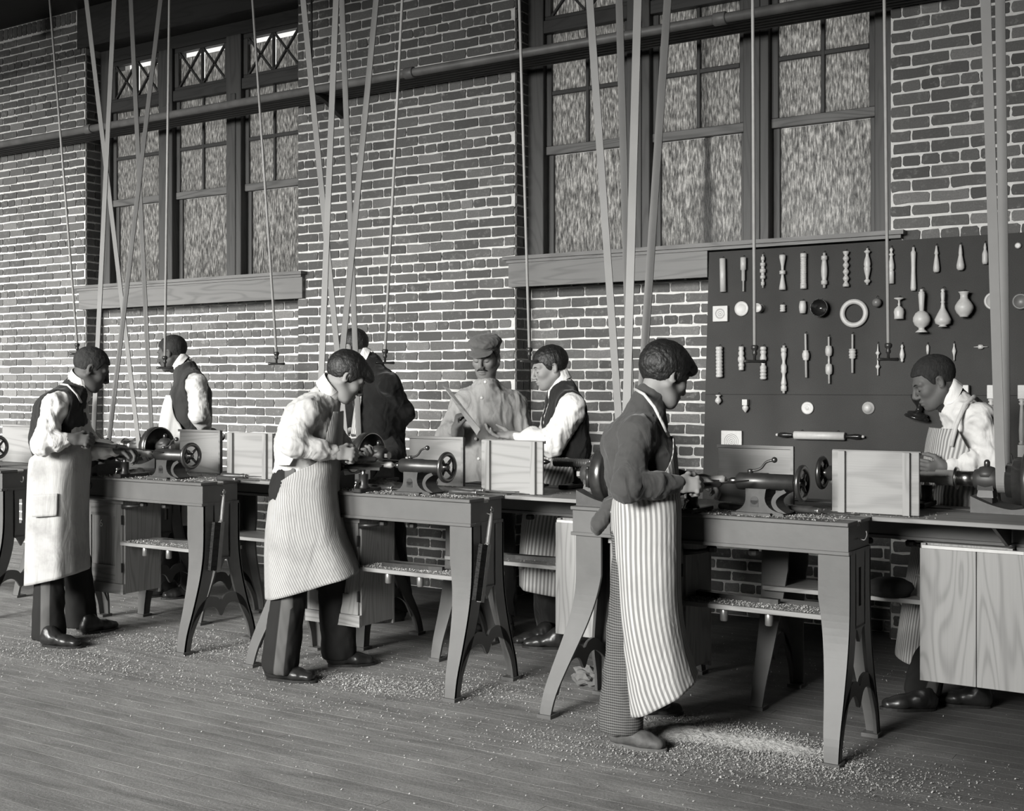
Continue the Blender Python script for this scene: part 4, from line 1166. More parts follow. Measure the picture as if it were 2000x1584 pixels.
# cloth and skin materials
def cloth(name, v, var=.12, rough=.9, weave=400, bmp=.15):
    m, nt, b = new_mat(name)
    f = noise(nt, 7, 4, .6); g = noise(nt, weave, 2, .5)
    nt.links.new(ramp(nt, math_(nt, 'ADD', math_(nt, 'MULTIPLY', f, .65), math_(nt, 'MULTIPLY', g, .35)), [(.3, v*(1-var)), (.7, v*(1+var))]), b.inputs['Base Color'])
    b.inputs['Roughness'].default_value = rough; b.inputs['Specular IOR Level'].default_value = .15
    b.inputs['Sheen Weight'].default_value = .15
    wr = noise(nt, 13, 2, .5, None, (1, 1, .55), 1.1)
    bump(nt, b, math_(nt, 'ADD', math_(nt, 'MULTIPLY', wr, 1.0), math_(nt, 'MULTIPLY', g, .03)), .42, .03); return m
def skin(name, v, rough=.5):
    m, nt, b = new_mat(name)
    f = noise(nt, 14, 3, .5)
    nt.links.new(ramp(nt, f, [(.3, v*.9), (.7, v*1.08)]), b.inputs['Base Color'])
    b.inputs['Roughness'].default_value = .6; b.inputs['Specular IOR Level'].default_value = .28
    bump(nt, b, noise(nt, 160, 2), .06, .002)
    return m
def hairmat(name, v, rough=.5):
    m, nt, b = new_mat(name)
    f = noise(nt, 60, 4, .65, None, (1, 1, .35))
    nt.links.new(ramp(nt, f, [(.3, v*.5), (.7, v*1.6)]), b.inputs['Base Color']); b.inputs['Roughness'].default_value = rough
    bump(nt, b, noise(nt, 70, 4, .7, None, (1, 1, .4), .5), .7, .008); return m
def striped(name, lo, hi, period, duty=.5, dirt=.25):
    """woven stripes along the cloth, from its UV map (metres)"""
    m, nt, b = new_mat(name)
    uv = nt.nodes.new('ShaderNodeUVMap'); sx = nt.nodes.new('ShaderNodeSeparateXYZ'); nt.links.new(uv.outputs[0], sx.inputs[0])
    fr = math_(nt, 'FRACT', math_(nt, 'MULTIPLY', sx.outputs[0], 1/period))
    st = ramp(nt, fr, [(duty-.08, 0), (duty+.04, 1), (.96, 1), (1, .2)])
    c = mixc(nt, st, lo, hi)
    n1 = noise(nt, 5, 5, .65); ge = nt.nodes.new('ShaderNodeNewGeometry')
    c2 = mixc(nt, ramp(nt, n1, [(.48, 0), (.78, dirt)]), c, .10)
    nt.links.new(c2, b.inputs['Base Color']); b.inputs['Roughness'].default_value = .9; b.inputs['Specular IOR Level'].default_value = .12
    bump(nt, b, noise(nt, 11, 3, .5, None, (1, 1, .4), .9), .38, .025)
    return m
def side_stripe(name, v, vs):
    m, nt, b = new_mat(name)
    at_ = nt.nodes.new('ShaderNodeAttribute'); at_.attribute_name = 'mask'
    f = noise(nt, 300, 2, .5)
    c = mixc(nt, ramp(nt, at_.outputs['Fac'], [(.45, 0), (.55, 1)]), v, vs)
    nt.links.new(c, b.inputs['Base Color']); b.inputs['Roughness'].default_value = .9; b.inputs['Specular IOR Level'].default_value = .12
    bump(nt, b, noise(nt, 7, 2, .5, None, (1, 1, .4), .6), .4, .03); return m
def tweed(name):
    m, nt, b = new_mat(name)
    ge = nt.nodes.new('ShaderNodeNewGeometry'); sx = nt.nodes.new('ShaderNodeSeparateXYZ'); nt.links.new(ge.outputs['Position'], sx.inputs[0])
    w = math_(nt, 'SINE', math_(nt, 'MULTIPLY', math_(nt, 'ADD', sx.outputs[2], math_(nt, 'MULTIPLY', noise(nt, 5), .02)), 2*math.pi/.0105))
    xx = math_(nt, 'ADD', math_(nt, 'MULTIPLY', sx.outputs[0], CT), math_(nt, 'MULTIPLY', sx.outputs[1], ST))
    w2 = math_(nt, 'SINE', math_(nt, 'MULTIPLY', xx, 2*math.pi/.008))
    f = math_(nt, 'ADD', math_(nt, 'MULTIPLY', w, .32), math_(nt, 'ADD', math_(nt, 'MULTIPLY', w2, .12), .5))
    nt.links.new(ramp(nt, f, [(.2, .03), (.8, .14)]), b.inputs['Base Color']); b.inputs['Roughness'].default_value = .95
    return m
for nm, v in (('white_shirt', .60), ('grey_shirt', .30), ('cream_sweater', .42), ('dark_sweater', .055), ('black_vest', .018), ('grey_vest', .05), ('black_jacket', .010), ('dark_trousers', .022), ('grey_cap', .11), ('collar', .72), ('tie', .02)):
    M[nm] = cloth(nm, v)
M['stripe_trousers'] = side_stripe('cadet_trousers', .020, .10)
M['tweed'] = tweed('checked_trousers')
M['apron_plain'] = striped('canvas_apron', .36, .40, .01, .5, .6)
M['apron_fine'] = striped('fine_striped_apron', .22, .38, .0125, .45, .45)
M['apron_wide'] = striped('wide_striped_apron', .20, .46, .021, .5, .25)
M['apron_check'] = striped('pale_checked_apron', .55, .66, .01, .5, .1)
M['strap'] = cloth('apron_strap', .5)
M['shoe'] = plain('black_leather', .018, .35, var=.3, scale=20)
M['shoe_dusty'] = plain('dusty_leather', .08, .7, var=.3, scale=30)
M['sole'] = plain('shoe_sole', .10, .8)
M['hair_black'] = hairmat('black_hair', .011)
M['hair_wool'] = hairmat('close_cropped_hair', .014, .8)
M['eye'] = plain('eye', .25, .2)
M['lip'] = plain('lip', .1, .5)
for nm, v in (('skin_dark', .075), ('skin_brown', .10), ('skin_mid', .17), ('skin_light', .23)): M[nm] = skin(nm, v)

def unit(v): v = np.asarray(v, float); return v/np.linalg.norm(v)
def rot(v, axis, a):
    axis = unit(axis); v = np.asarray(v, float)
    return v*math.cos(a)+np.cross(axis, v)*math.sin(a)+axis*(axis@v)*(1-math.cos(a))
RVn, DVn, UVn = V3(RV), V3(DV), V3(UV3)
def hand(S_, w, d, n, th, curl=.5, spread=.012, s=1.0, point=False):
    """five-fingered hand: wrist w, direction d, palm normal n (fingers curl towards it), thumb side th"""
    d = unit(d); th = unit(th - d*(th@d)); n = unit(np.cross(d, th)) if (np.cross(d, th)@n) > 0 else -unit(np.cross(d, th))
    S_.rc(w-d*.03*s, w+d*.012*s, .024*s, .024*s, .015, [(th, 1.25)])
    S_.rc(w+d*.018*s, w+d*.07*s, .0165*s, .0155*s, .012, [(th, 2.1)])
    lens = [(.040,.026,.020), (.044,.030,.021), (.041,.028,.020), (.032,.021,.018)]
    for i, L in enumerate(lens):
        o = (1.5-i)/1.5
        b = w + d*(.083-.006*abs(o)**2-.004*(i == 3))*s + th*o*.029*s
        ax = np.cross(d, n); dd = rot(unit(d+th*o*spread*6), np.cross(d, n), 0)
        c = curl*(1+.12*i) if not (point and i == 0) else .08
        r = [.0098, .0092, .0084, .0074]
        for j in range(3):
            dd = unit(dd*math.cos(c) + n*math.sin(c)) if j == 0 else rot(dd, np.cross(d, n), c)
            e = b + dd*L[j]*s
            S_.rc(b, e, r[j]*s, r[j+1]*s, .005); b = e
    b = w + d*.022*s + th*.026*s + n*.006*s; dd = unit(d*.7+th*.75+n*.35)
    e = b+dd*.034*s; S_.rc(b, e, .014*s, .0115*s, .012)
    dd = unit(d*.95+th*.2+n*(.25+.35*curl)); e2 = e+dd*.03*s; S_.rc(e, e2, .0112*s, .0098*s, .006)
    dd = unit(d*.95-th*.05+n*(.35+.5*curl)); S_.rc(e2, e2+dd*.024*s, .0098*s, .008*s, .006)
def head_axes(phi, pitch, roll=0.0):
    f0 = RVn*math.cos(phi)+DVn*math.sin(phi); l = np.cross(UVn, f0)
    f = unit(f0*math.cos(pitch)-UVn*math.sin(pitch)); u = np.cross(f, l)
    if roll: l, u = rot(l, f, roll), rot(u, f, roll)
    return f, l, u
def head_prims(S_, c, f, l, u, s=1.0, lean=1.0):
    P = lambda a, b, d: c + (f*a+l*b+u*d)*s
    A = (f, l, u)
    S_.el(P(-.014,0,.035), A, (.097*s,.075*s,.083*s), .01)
    S_.el(P(.03,0,-.03), A, (.062*s,.062*s,.085*s), .03)
    S_.el(P(.045,0,-.07), A, (.045*s,.044*s,.045*s), .02)
    S_.el(P(.068,0,-.098), A, (.024*s,.026*s,.019*s), .018)
    for q in (-1, 1):
        S_.rc(P(-.012,q*.058,-.045), P(.055,q*.026,-.088), .02*s, .018*s, .025)       # jaw
        S_.el(P(.058,q*.040,-.022), A, (.026*s,.024*s,.022*s), .02)                  # cheek
        S_.rc(P(.083,q*.008,.022), P(.068,q*.047,.022), .0125*s, .011*s, .014)      # brow
        S_.el(P(.0875,q*.031,.0), A, (.017*s,.017*s,.0125*s), .012, 's')              # socket
        S_.el(P(.072,q*.031,.0), A, (.0155*s,.017*s,.0145*s), .004)                  # lid over eye
        S_.rc(P(.105,q*.010,-.036), P(.098,q*.013,-.036), .0085*s, .008*s, .008)     # nostril
        e = unit(f*-.3+l*q*1.0); e2 = unit(u+f*-.2)
        S_.el(P(-.012,q*.077,-.004), (e, np.cross(e, e2), e2), (.009*s,.019*s,.032*s), .008)
        S_.el(P(-.004,q*.083,-.004), (e, np.cross(e, e2), e2), (.008*s,.010*s,.019*s), .006, 's')
    S_.rc(P(.086,0,.018), P(.112,0,-.027), .0085*s, .0115*s, .010)                   # nose
    S_.el(P(.088,0,-.060), A, (.016*s,.024*s,.0075*s), .007)
    S_.el(P(.086,0,-.074), A, (.015*s,.021*s,.0085*s), .007)
def hair_sdf(c, f, l, u, s, thick, line, fringe=0.0, back=0.0):
    S_ = Sdf(); P = lambda a, b, d: c + (f*a+l*b+u*d)*s
    S_.el(P(-.014,0,.037), (f, l, u), ((.097+thick)*s,(.075+thick*.9)*s,(.083+thick*1.1)*s), .01)
    if fringe: S_.el(P(.068,0,.075), (unit(f-u*.25), l, unit(u+f*.25)), ((.05+fringe)*s,.062*s,.034*s), .02)
    if back: S_.el(P(-.075,0,-.02), (f, l, u), (.035*s,.058*s,.06*s), .03)
    fs = np.array([q[0] for q in line]); gs = np.array([q[1] for q in line])
    def cut(X, Y, Z):
        q = [(X-c[0]), (Y-c[1]), (Z-c[2])]
        a = (q[0]*f[0]+q[1]*f[1]+q[2]*f[2])/s; d = (q[0]*u[0]+q[1]*u[1]+q[2]*u[2])/s
        b = np.abs(q[0]*l[0]+q[1]*l[1]+q[2]*l[2])/s
        g = np.interp(a, fs, gs) + np.where(a > .03, -.25*np.maximum(b-.05, 0), 0)
        return (g-d)*s*.8
    S_.fn(cut); return S_
LINE = [(-.14,-.07),(-.05,-.07),(-.032,-.035),(-.026,.018),(.0,.022),(.012,-.012),(.024,-.01),(.034,.03),(.05,.058),(.12,.068)]

def tube_mesh(name, pts, r, mat_, parent, base, seg=8):
    m = MB().tube([Vector(p)-Vector(base) for p in pts], r, seg); return m.build(name, mat_, parent)
def sheet(name, rows, mat_, parent, base, ncol=56, nrow=44, fold=.008, seed=1, thick=.004, flare=None, Zc=None):
    """wrapped cloth: rows of (left px, right px, py at left, py at right, half depth m, angle from, angle to, depth) at camera depth.
    angle 0 = image right, -90 = towards the camera, -180 = image left"""
    R = spline(rows, nrow); rs = np.random.default_rng(seed); ph = rs.uniform(0, 6, 6)
    V = np.zeros((nrow, ncol, 3)); U = np.zeros((nrow, ncol, 2))
    for i, (l, r, pl, pr, b, a0, a1, Z) in enumerate(R):
        A = np.radians(np.linspace(a0, a1, ncol)); t = i/(nrow-1); b = b + max(0, min(.035, (b-.125)*1.0))
        cx = (l+r)/2; ax = (r-l)/2/F*Z; co = np.sign(np.cos(A))*np.abs(np.cos(A))**.74; si = np.sign(np.sin(A))*np.abs(np.sin(A))**.74
        rip = 1 + fold/.15*(t**1.3)*(np.sin(A*5+ph[0]+t*1.5)*.6+np.sin(A*9+ph[1]-t)*.35+np.sin(A*3+ph[2])*.5)
        lx = ax*co*rip; dz = b*si*rip
        c = V3(cz(cx, (pl+pr)/2, Z))
        zz = -((pr-pl)/2*co)/F*Z
        V[i] = c[None]+RVn[None]*lx[:, None]+DVn[None]*dz[:, None]; V[i, :, 2] += zz
        arc = np.concatenate([[0], np.cumsum(np.linalg.norm(np.diff(V[i], axis=0), axis=1))])
        ra = 0.0 if a1 > 0 else (-math.pi if a1 < -200 else -2.6)
        rr_ = np.interp(ra, A, arc) if A[-1] > A[0] else np.interp(-ra, -A, arc)
        U[i, :, 0] = arc-rr_; U[i, :, 1] = -c[2]
    idx = np.arange(nrow*ncol).reshape(nrow, ncol)
    Q = np.stack([idx[:-1, :-1], idx[1:, :-1], idx[1:, 1:], idx[:-1, 1:]], -1).reshape(-1, 4)
    Vf = V.reshape(-1, 3); N = vnormals(Vf, Q)
    Vi = Vf - N*thick; n0 = len(Vf)
    bd = np.concatenate([idx[0], idx[1:, -1], idx[-1, -2::-1], idx[-2:0:-1, 0]])
    side = np.stack([bd, np.roll(bd, -1), np.roll(bd, -1)+n0, bd+n0], 1)
    Qa = np.concatenate([Q, Q[:, ::-1]+n0, side])
    o = np_mesh(name, np.concatenate([Vf, Vi]), Qa, mat_, parent, base)
    uvl = o.data.uv_layers.new(name='UVMap'); uu = np.concatenate([U.reshape(-1, 2)]*2)
    lv = np.zeros(len(o.data.loops), np.int32); o.data.loops.foreach_get('vertex_index', lv)
    uvl.data.foreach_set('uv', uu[lv].astype(np.float32).reshape(-1))
    return o
def collar(c, ax, r, h, tilt, mat_, parent, base, name='collar', fwd=None, open_=.35):
    """standing collar round the neck, open at the front"""
    ax = unit(ax); fwd = unit(fwd-ax*(fwd@ax)); sd = np.cross(ax, fwd); n = 36; V = []
    for z, rr, in ((0, r), (h*.55, r*1.0), (h, r*.98), (h*1.02, r*1.05), (h*.5, r*1.09), (-.004, r*1.14)):
        for i in range(n):
            a = open_*.5 + (2*math.pi-open_)*i/(n-1)
            V.append(c+ax*(z - tilt*math.cos(a)*.5)+(fwd*math.cos(a)*1.02+sd*math.sin(a)*.95)*rr)
    Q = [(k*n+i, k*n+i+1, (k+1)*n+i+1, (k+1)*n+i) for k in range(5) for i in range(n-1)]
    return np_mesh(name, np.array(V), np.array(Q), mat_, parent, base)
def shoe(heel, toe, parent, base, mat_='shoe', s=1.0):
    heel, toe = V3(heel), V3(toe); d = toe-heel; d[2] = 0; L = max(.25, min(np.linalg.norm(d), .31)); d = unit(d); l = np.cross(UVn, d)
    P = lambda a, z, b=0: np.array([heel[0], heel[1], 0])+d*a*L+UVn*z+l*b
    S_ = Sdf()
    S_.rc(P(.12,.045), P(.30,.05), .036, .036, .02, [(l, 1.0)])
    S_.rc(P(.30,.05), P(.62,.036), .036, .028, .03, [(l, 1.3)])
    S_.rc(P(.62,.034), P(.86,.027), .030, .025, .03, [(l, 1.45)])
    S_.rc(P(.14,.05), P(.16,.085), .036, .036, .03)
    S_.rc(P(.30,.055), P(.22,.08), .032, .032, .03)
    S_.fn(lambda X, Y, Z: .012-Z+0*X+0*Y)
    o = garment('shoe', S_, .006, M[mat_], parent, base, amp=.0012, freq=60, seed=3)
    so = MB(); out = []
    for i in range(28):
        a = 2*math.pi*i/28; x = .5-.5*math.cos(a); wv = (.034+.012*max(0, math.sin(math.pi*min(1, max(0, (x-.3)/.75)))))*math.sin(a)
        out.append(P(x, 0, wv))
    lo = [Vector(p)-Vector(base) for p in out]; hi = [p+Vector((0,0,.014)) for p in lo]
    so.add(lo+hi, [tuple(range(27, -1, -1)), tuple(range(28, 56))]+[(i, (i+1) % 28, 28+(i+1) % 28, 28+i) for i in range(28)])
    h2 = [P(.0,.0), P(.26,.0)]
    so.build('sole', M['sole'] if mat_ != 'shoe' else M['shoe'], o)
    return o

def person(label, Z0, phi, J, head, skinm, opts):
    """J: joints as (px, py, depth offset)"""
    phi = math.radians(phi)
    f = RVn*math.cos(phi)+DVn*math.sin(phi); l = np.cross(UVn, f)
    j = {k: V3(cz(v[0], v[1], Z0+v[2])) for k, v in J.items()}
    base = np.array([*((j['pel'][:2]+j['pel'][:2])/2), 0.0])
    root = thing('person', label, 'person', Vector(base))
    hpx, hpy, hdz, hphi, hpitch, hs = head[:6]
    hf, hl, hu = head_axes(math.radians(hphi), math.radians(hpitch), math.radians(head[6]) if len(head) > 6 else 0)
    hc = V3(cz(hpx, hpy, Z0+hdz))
    nb = j['neck']; skull = hc+(hf*-.03-hu*.05)*hs
    # ---- body, one continuous surface
    B = Sdf()
    head_prims(B, hc, hf, hl, hu, hs)
    B.rc(nb, skull, .052, .05, .03); B.rc(nb-(skull-nb)*.3, nb, .06, .052, .03)
    wst = j['wst']; pel = j['pel']; sh = (j['sn']+j['sf'])/2
    B.rc(pel, wst, .10, .095, .05, [(l, 1.3)]); B.rc(wst, sh-UVn*.1, .095, .105, .05, [(l, 1.35)])
    B.rc(j['sn'], j['sf'], .055, .055, .05)
    hbox = []
    for q in ('n', 'f'):
        B.rc(j['s'+q], j['e'+q], .046, .038, .02); B.rc(j['e'+q], j['w'+q], .038, .026, .02)
        B.rc(j['h'+q], j['k'+q], .075, .05, .03); B.rc(j['k'+q], j['a'+q], .05, .036, .02)
        B.rc(j['a'+q]-UVn*.02, j['a'+q]-UVn*.03+f*.08, .03, .025, .02)
        hd = opts['hand'+q]
        d = unit(RVn*hd[0][0]+DVn*hd[0][1]+UVn*hd[0][2]); n = RVn*hd[1][0]+DVn*hd[1][1]+UVn*hd[1][2]; th = RVn*hd[2][0]+DVn*hd[2][1]+UVn*hd[2][2]
        hand(B, j['w'+q], d, n, th, hd[3], s=opts.get('hand_s', 1.0), point=len(hd) > 4)
        hbox.append((j['w'+q]-.11+d*.06, j['w'+q]+.11+d*.06, .005))
    hb = .135*hs
    V, Q = B.mesh(.014, fine=[(hc-hb, hc+hb, .0040)]+hbox)
    np_mesh('body', V, Q, skinm, root, base)
    # ---- eyes and brows
    P = lambda a, b, d: hc+(hf*a+hl*b+hu*d)*hs
    for q in (-1, 1):
        tube_mesh('eyebrow', [P(.094,q*.012,.021), P(.090,q*.03,.026), P(.076,q*.048,.021)], [.0025,.0035,.002], M['hair_black'], root, base, 6)
        tube_mesh('eyelash', [P(.0845,q*.019,-.006), P(.0875,q*.031,-.0075), P(.080,q*.045,-.005)], [.001,.0018,.001], M['hair_black'], root, base, 6)
    tube_mesh('mouth_line', [P(.088,-.022,-.067), P(.1025,0,-.0665), P(.088,.022,-.067)], [.001,.0018,.001], M['lip'] if skinm.name not in ('skin_dark', 'skin_brown') else M['hair_black'], root, base, 6)
    if opts.get('moustache'):
        tube_mesh('moustache', [P(.083,-.032,-.06), P(.098,-.016,-.050), P(.106,0,-.047), P(.098,.016,-.050), P(.083,.032,-.06)], [.003,.006,.006,.006,.003], M['hair_black'], root, base, 8)
    # ---- hair
    hr = opts['hair']
    garment('hair', hair_sdf(hc, hf, hl, hu, hs, *hr[:4]), .0045, M[hr[4]], root, base, amp=hr[5], freq=70, seed=5)
    # ---- shirt / jacket with sleeves
    up = opts['top']
    e = up.get('e', .012); S_ = Sdf()
    S_.rc(pel-UVn*up.get('tail', .0), wst, .108+e, .104+e, .05, [(l, 1.3)]); S_.rc(wst, sh-UVn*.09, .104+e, .115+e, .05, [(l, 1.33)])
    S_.rc(j['sn'], j['sf'], .056+e*.5, None, .07); S_.rc(sh+(nb-sh)*.2, nb, .075+e*.5, .060+e*.3, .05)
    for q in ('n', 'f'): S_.rc(nb-UVn*.045, j['s'+q]+UVn*.005, .060, .050+e*.4, .05)
    if up.get('back'): S_.rc(sh-f*.05-UVn*.05, wst-f*.03+UVn*.05, .10+e, .10+e, .05, [(l, 1.2)])
    for q in ('n', 'f'):
        s_, el_, w_ = j['s'+q], j['e'+q], j['w'+q]; pf = up.get('puff', .012)
        wend = el_+(w_-el_)*up.get('sleeve', .97)
        S_.rc(s_, el_, .052+e*.4+pf*.3, .046+pf*.9, .03); S_.rc(el_, el_+(wend-el_)*.6, .046+pf*.9, .040+pf*.8, .025); S_.rc(el_+(wend-el_)*.6, wend, .040+pf*.8, .034, .015)
        if up.get('cuff'):
            dd = unit(w_-el_); S_.rc(wend-dd*.03, wend, .040, .042, .004)
    if up.get('turtle'):
        ax = unit(skull-nb)
        S_.rc(nb-ax*.03, nb+ax*.045, .078, .066, .02)
    else: S_.rc(nb+unit(skull-nb)*.012, nb+unit(skull-nb)*.14, .056, .075, .008, None, 's')
    if 'zmin' in up: S_.fn(lambda X, Y, Z, zz=up['zmin']: zz-Z+0*X+0*Y)
    garment(up['name'], S_, up.get('h', .0085), M[up['mat']], root, base, amp=up.get('amp', .006), freq=up.get('freq', 24), seed=up.get('seed', 2))
    # ---- vest
    if 'vest' in opts:
        v = opts['vest']; e2 = e+.011; S_ = Sdf()
        S_.rc(pel+UVn*v.get('low', .06), wst, .108+e2, .104+e2, .05, [(l, 1.3)]); S_.rc(wst, sh-UVn*.09, .104+e2, .115+e2, .05, [(l, 1.33)])
        S_.rc(j['sn'], j['sf'], .062+e2*.75, None, .06); S_.rc(sh+(nb-sh)*.2, nb-unit(nb-sh)*.01, .075+e2*.6, .060+e2*.4, .05)
        for q in ('n', 'f'): S_.rc(nb-UVn*.045, j['s'+q]+UVn*.005, .072, .062+e*.4, .05)
        if up.get('back'): S_.rc(sh-f*.05-UVn*.05, wst-f*.03+UVn*.05, .10+e2, .10+e2, .05, [(l, 1.2)])
        for q, sg in (('n', 1), ('f', 1)):
            out = unit(j['s'+q]-sh)
            c0 = j['s'+q]-out*.012+UVn*.10; c1 = j['s'+q]+out*.005-UVn*.16
            S_.rc(j['s'+q]+out*.05+UVn*.02, j['e'+q]*.45+j['s'+q]*.55+out*.05, .098, .098, .012, None, 's')
        # open neck: a wedge cut down the front
        vt = nb+f*.11-UVn*v.get('v', .22)
        S_.rc(nb+unit(skull-nb)*.02+f*.03, vt+f*.03, .068, .012, .01, None, 's')
        S_.rc(nb, nb+unit(skull-nb)*.12, .064, .075, .01, None, 's')
        garment('vest', S_, .0075, M[v['mat']], root, base, amp=.003, freq=20, seed=4)
    # ---- trousers
    t = opts['legs']; S_ = Sdf()
    S_.rc(pel-UVn*.02, wst-(wst-pel)*.15, .122, .118, .04, [(l, 1.28)])
    wl = t.get('w', 1.0)
    for q in ('n', 'f'):
        S_.rc(j['h'+q], j['k'+q], .098*wl, .078*wl, .05); S_.rc(j['k'+q], j['a'+q]+UVn*.02, .078*wl, t.get('hem', .082), .03)
    S_.fn(lambda X, Y, Z, zz=t.get('zmin', .05): zz-Z+0*X+0*Y)
    S_.fn(lambda X, Y, Z, zz=wst[2]-.01: Z-zz+0*X+0*Y)
    def mask(Vv):
        m = np.zeros(len(Vv))
        ka, aa, ha = j['kn'], j['an'], j['hn']
        for a, b in ((ha, ka), (ka, aa)):
            tt = np.clip((Vv-a)@(b-a)/((b-a)@(b-a)), 0, 1); c = a+(b-a)*tt[:, None]; dv = Vv-c
            side = -(l if (l@DVn) > 0 else -l)
            near = (dv@side > .03) & (np.linalg.norm(dv, axis=1) < .14)
            m = np.maximum(m, np.where(near & (np.abs(dv@f+.012) < .05), .5+(.024-np.abs(dv@f+.012))*20, 0))
        return m
    garment('trousers', S_, .010, M[t['mat']], root, base, amp=t.get('amp', .007), freq=(14, 14, 9), seed=6, attrf=mask)
    for q in ('n', 'f'):
        sh_ = opts['shoe'+q]; shoe(on(sh_[0][0], sh_[0][1], 0), on(sh_[1][0], sh_[1][1], 0), root, base, opts.get('shoemat', 'shoe'))
    ax = unit(skull-nb)
    if 'collar' in opts:
        c_ = opts['collar']; collar(nb+ax*c_[0], ax, c_[1], c_[2], c_[3], M[c_[4]], root, base, fwd=hf)
    if opts.get('bow'):
        b = nb+ax*.02+hf*.075
        MB().lathe([(.02,-.045),(.024,-.03),(.008,-.006),(.008,.006),(.024,.03),(.02,.045)], Vector(b)-Vector(base), Vector(hl*.6-hu*.5), 12).build('bow_tie', M['tie'], root)
    return root, base, j, dict(f=f, l=l, hc=hc, hf=hf, hl=hl, hu=hu, nb=nb, ax=ax, sh=sh, hs=hs)
SHORT = lambda m='hair_wool', t=.007, a=.0012: (t, LINE, 0.0, 0.0, m, a)
FULL = [(-.14,-.075),(-.05,-.078),(-.034,-.05),(-.028,.005),(.0,.012),(.010,-.03),(.026,-.025),(.036,.02),(.05,.045),(.16,.045)]
HOLD_N = ((1, .15, -.12), (0, .8, -.5), (.1, .4, .9), .95)
HOLD_F = ((1, -.25, -.12), (0, -.2, -1), (.2, -1, .1), .75)
# 1. man in dark vest and canvas apron, far left
P1, B1, J1, X1 = person('person in canvas apron, vest and high collar bending over the lathe at far left', 7.1, 15,
    dict(neck=(152,752,0), sn=(108,792,-.16), sf=(140,788,.16), en=(84,868,-.26), ef=(178,876,.12), wn=(143,857,-.23), wf=(238,878,.02), wst=(112,870,0), pel=(110,940,0),
         hn=(104,955,-.09), hf=(120,955,.09), kn=(96,1105,-.08), kf=(150,1100,.16), an=(95,1243,-.10), af=(160,1220,.25)),
    (178,721,0,24,26,1.0), M['skin_dark'],
    dict(handn=HOLD_N, handf=HOLD_F, hair=SHORT(), top=dict(name='shirt', mat='white_shirt', e=.010, puff=.022, sleeve=.72, back=True, amp=.008, freq=20, cuff=True, zmin=.95),
         vest=dict(mat='black_vest', v=.25, low=.0), legs=dict(mat='stripe_trousers', zmin=.03, hem=.092), shoen=((82,1262),(158,1266)), shoef=((160,1240),(226,1228)), collar=(.028,.060,.042,.022,'collar')))
sheet('apron', [(80,168,784,784,.12,-48,40,7.1),(76,171,830,830,.135,-52,50,7.1),(72,173,868,868,.15,-75,60,7.1),(66,172,905,900,.16,-165,70,7.1),(64,168,960,955,.165,-180,72,7.1),(62,167,1060,1045,.17,-180,75,7.1),(61,169,1138,1113,.175,-180,75,7.1)], M['apron_plain'], P1, B1, seed=3)
tube_mesh('apron_strap', [cz(159,786,7.0), cz(150,770,6.93), cz(132,752,6.92), cz(118,750,7.02)], .006, M['strap'], P1, B1)
tube_mesh('apron_tie', [cz(70,905,6.96), cz(62,925,6.95), cz(64,980,6.95), cz(55,1055,6.97)], [.008,.010,.010,.012], M['strap'], P1, B1)
sheet('apron_pocket', [(63,168,962,956,.186,-112,-70,7.1),(63,168,982,976,.187,-112,-70,7.1),(63,168,1004,998,.188,-111,-71,7.1)], M['apron_plain'], P1, B1, ncol=14, nrow=8, seed=3, fold=.001, thick=.006)
# 2. man in vest and tie by the left window
P2, B2, J2, X2 = person('person in vest and pale apron facing left, hands behind the back', 8.6, 168,
    dict(neck=(362,716,0), sn=(384,752,-.17), sf=(362,748,.17), en=(388,806,-.20), ef=(384,808,.2), wn=(402,838,-.02), wf=(400,834,.10), wst=(372,816,0), pel=(374,872,0),
         hn=(378,885,-.09), hf=(368,885,.09), kn=(372,1020,-.09), kf=(340,1015,.09), an=(376,1140,-.08), af=(330,1135,.10)),
    (336,690,0,168,12,1.0), M['skin_dark'],
    dict(handn=((.5,.3,-.8),(.6,.5,.2),(.2,.9,.3),.6), handf=((.4,-.3,-.7),(.6,-.4,.2),(.3,-.8,.2),.6), hair=SHORT(), moustache=True,
         top=dict(name='shirt', mat='white_shirt', e=.010, puff=.020, amp=.009, freq=18, zmin=.95), vest=dict(mat='grey_vest', v=.34, low=-.02),
         legs=dict(mat='dark_trousers'), shoen=((385,1165),(350,1168)), shoef=((345,1160),(305,1165)), collar=(.02,.062,.048,.02,'collar'), bow=True))
sheet('apron', [(328,402,772,772,.13,-112,-230,8.6),(320,404,800,800,.145,-100,-240,8.6),(314,408,845,845,.16,-80,-250,8.6),(313,408,900,900,.16,-60,-255,8.6),(312,405,1020,1020,.17,-60,-255,8.6)], M['apron_check'], P2, B2, seed=4)
# 3. boy with the stiff white collar
P3, B3, J3, X3 = person('person in pale sweater, stiff collar and fine-striped apron bending over the lathe', 6.25, 12,
    dict(neck=(634,772,0), sn=(600,806,-.17), sf=(628,798,.17), en=(575,870,-.27), ef=(664,874,.16), wn=(658,884,-.20), wf=(690,896,.06), wst=(592,882,0), pel=(574,945,0),
         hn=(570,960,-.09), hf=(590,958,.09), kn=(566,1140,-.10), kf=(650,1120,.14), an=(548,1300,-.10), af=(662,1272,.22)),
    (676,736,0,20,36,1.0), M['skin_light'],
    dict(handn=HOLD_N, handf=((.9,-.5,-.05),(.1,-.2,1),(-.1,.9,.2),.85), hair=(.015, FULL, .012, .0, 'hair_black', .0014),
         top=dict(name='sweater', mat='cream_sweater', e=.012, puff=.018, back=True, amp=.006, freq=26, zmin=1.03, sleeve=.98),
         legs=dict(mat='stripe_trousers', zmin=.04, hem=.095, w=1.05), shoen=((520,1326),(618,1334)), shoef=((640,1302),(732,1298)), collar=(.02,.066,.058,.03,'collar')))
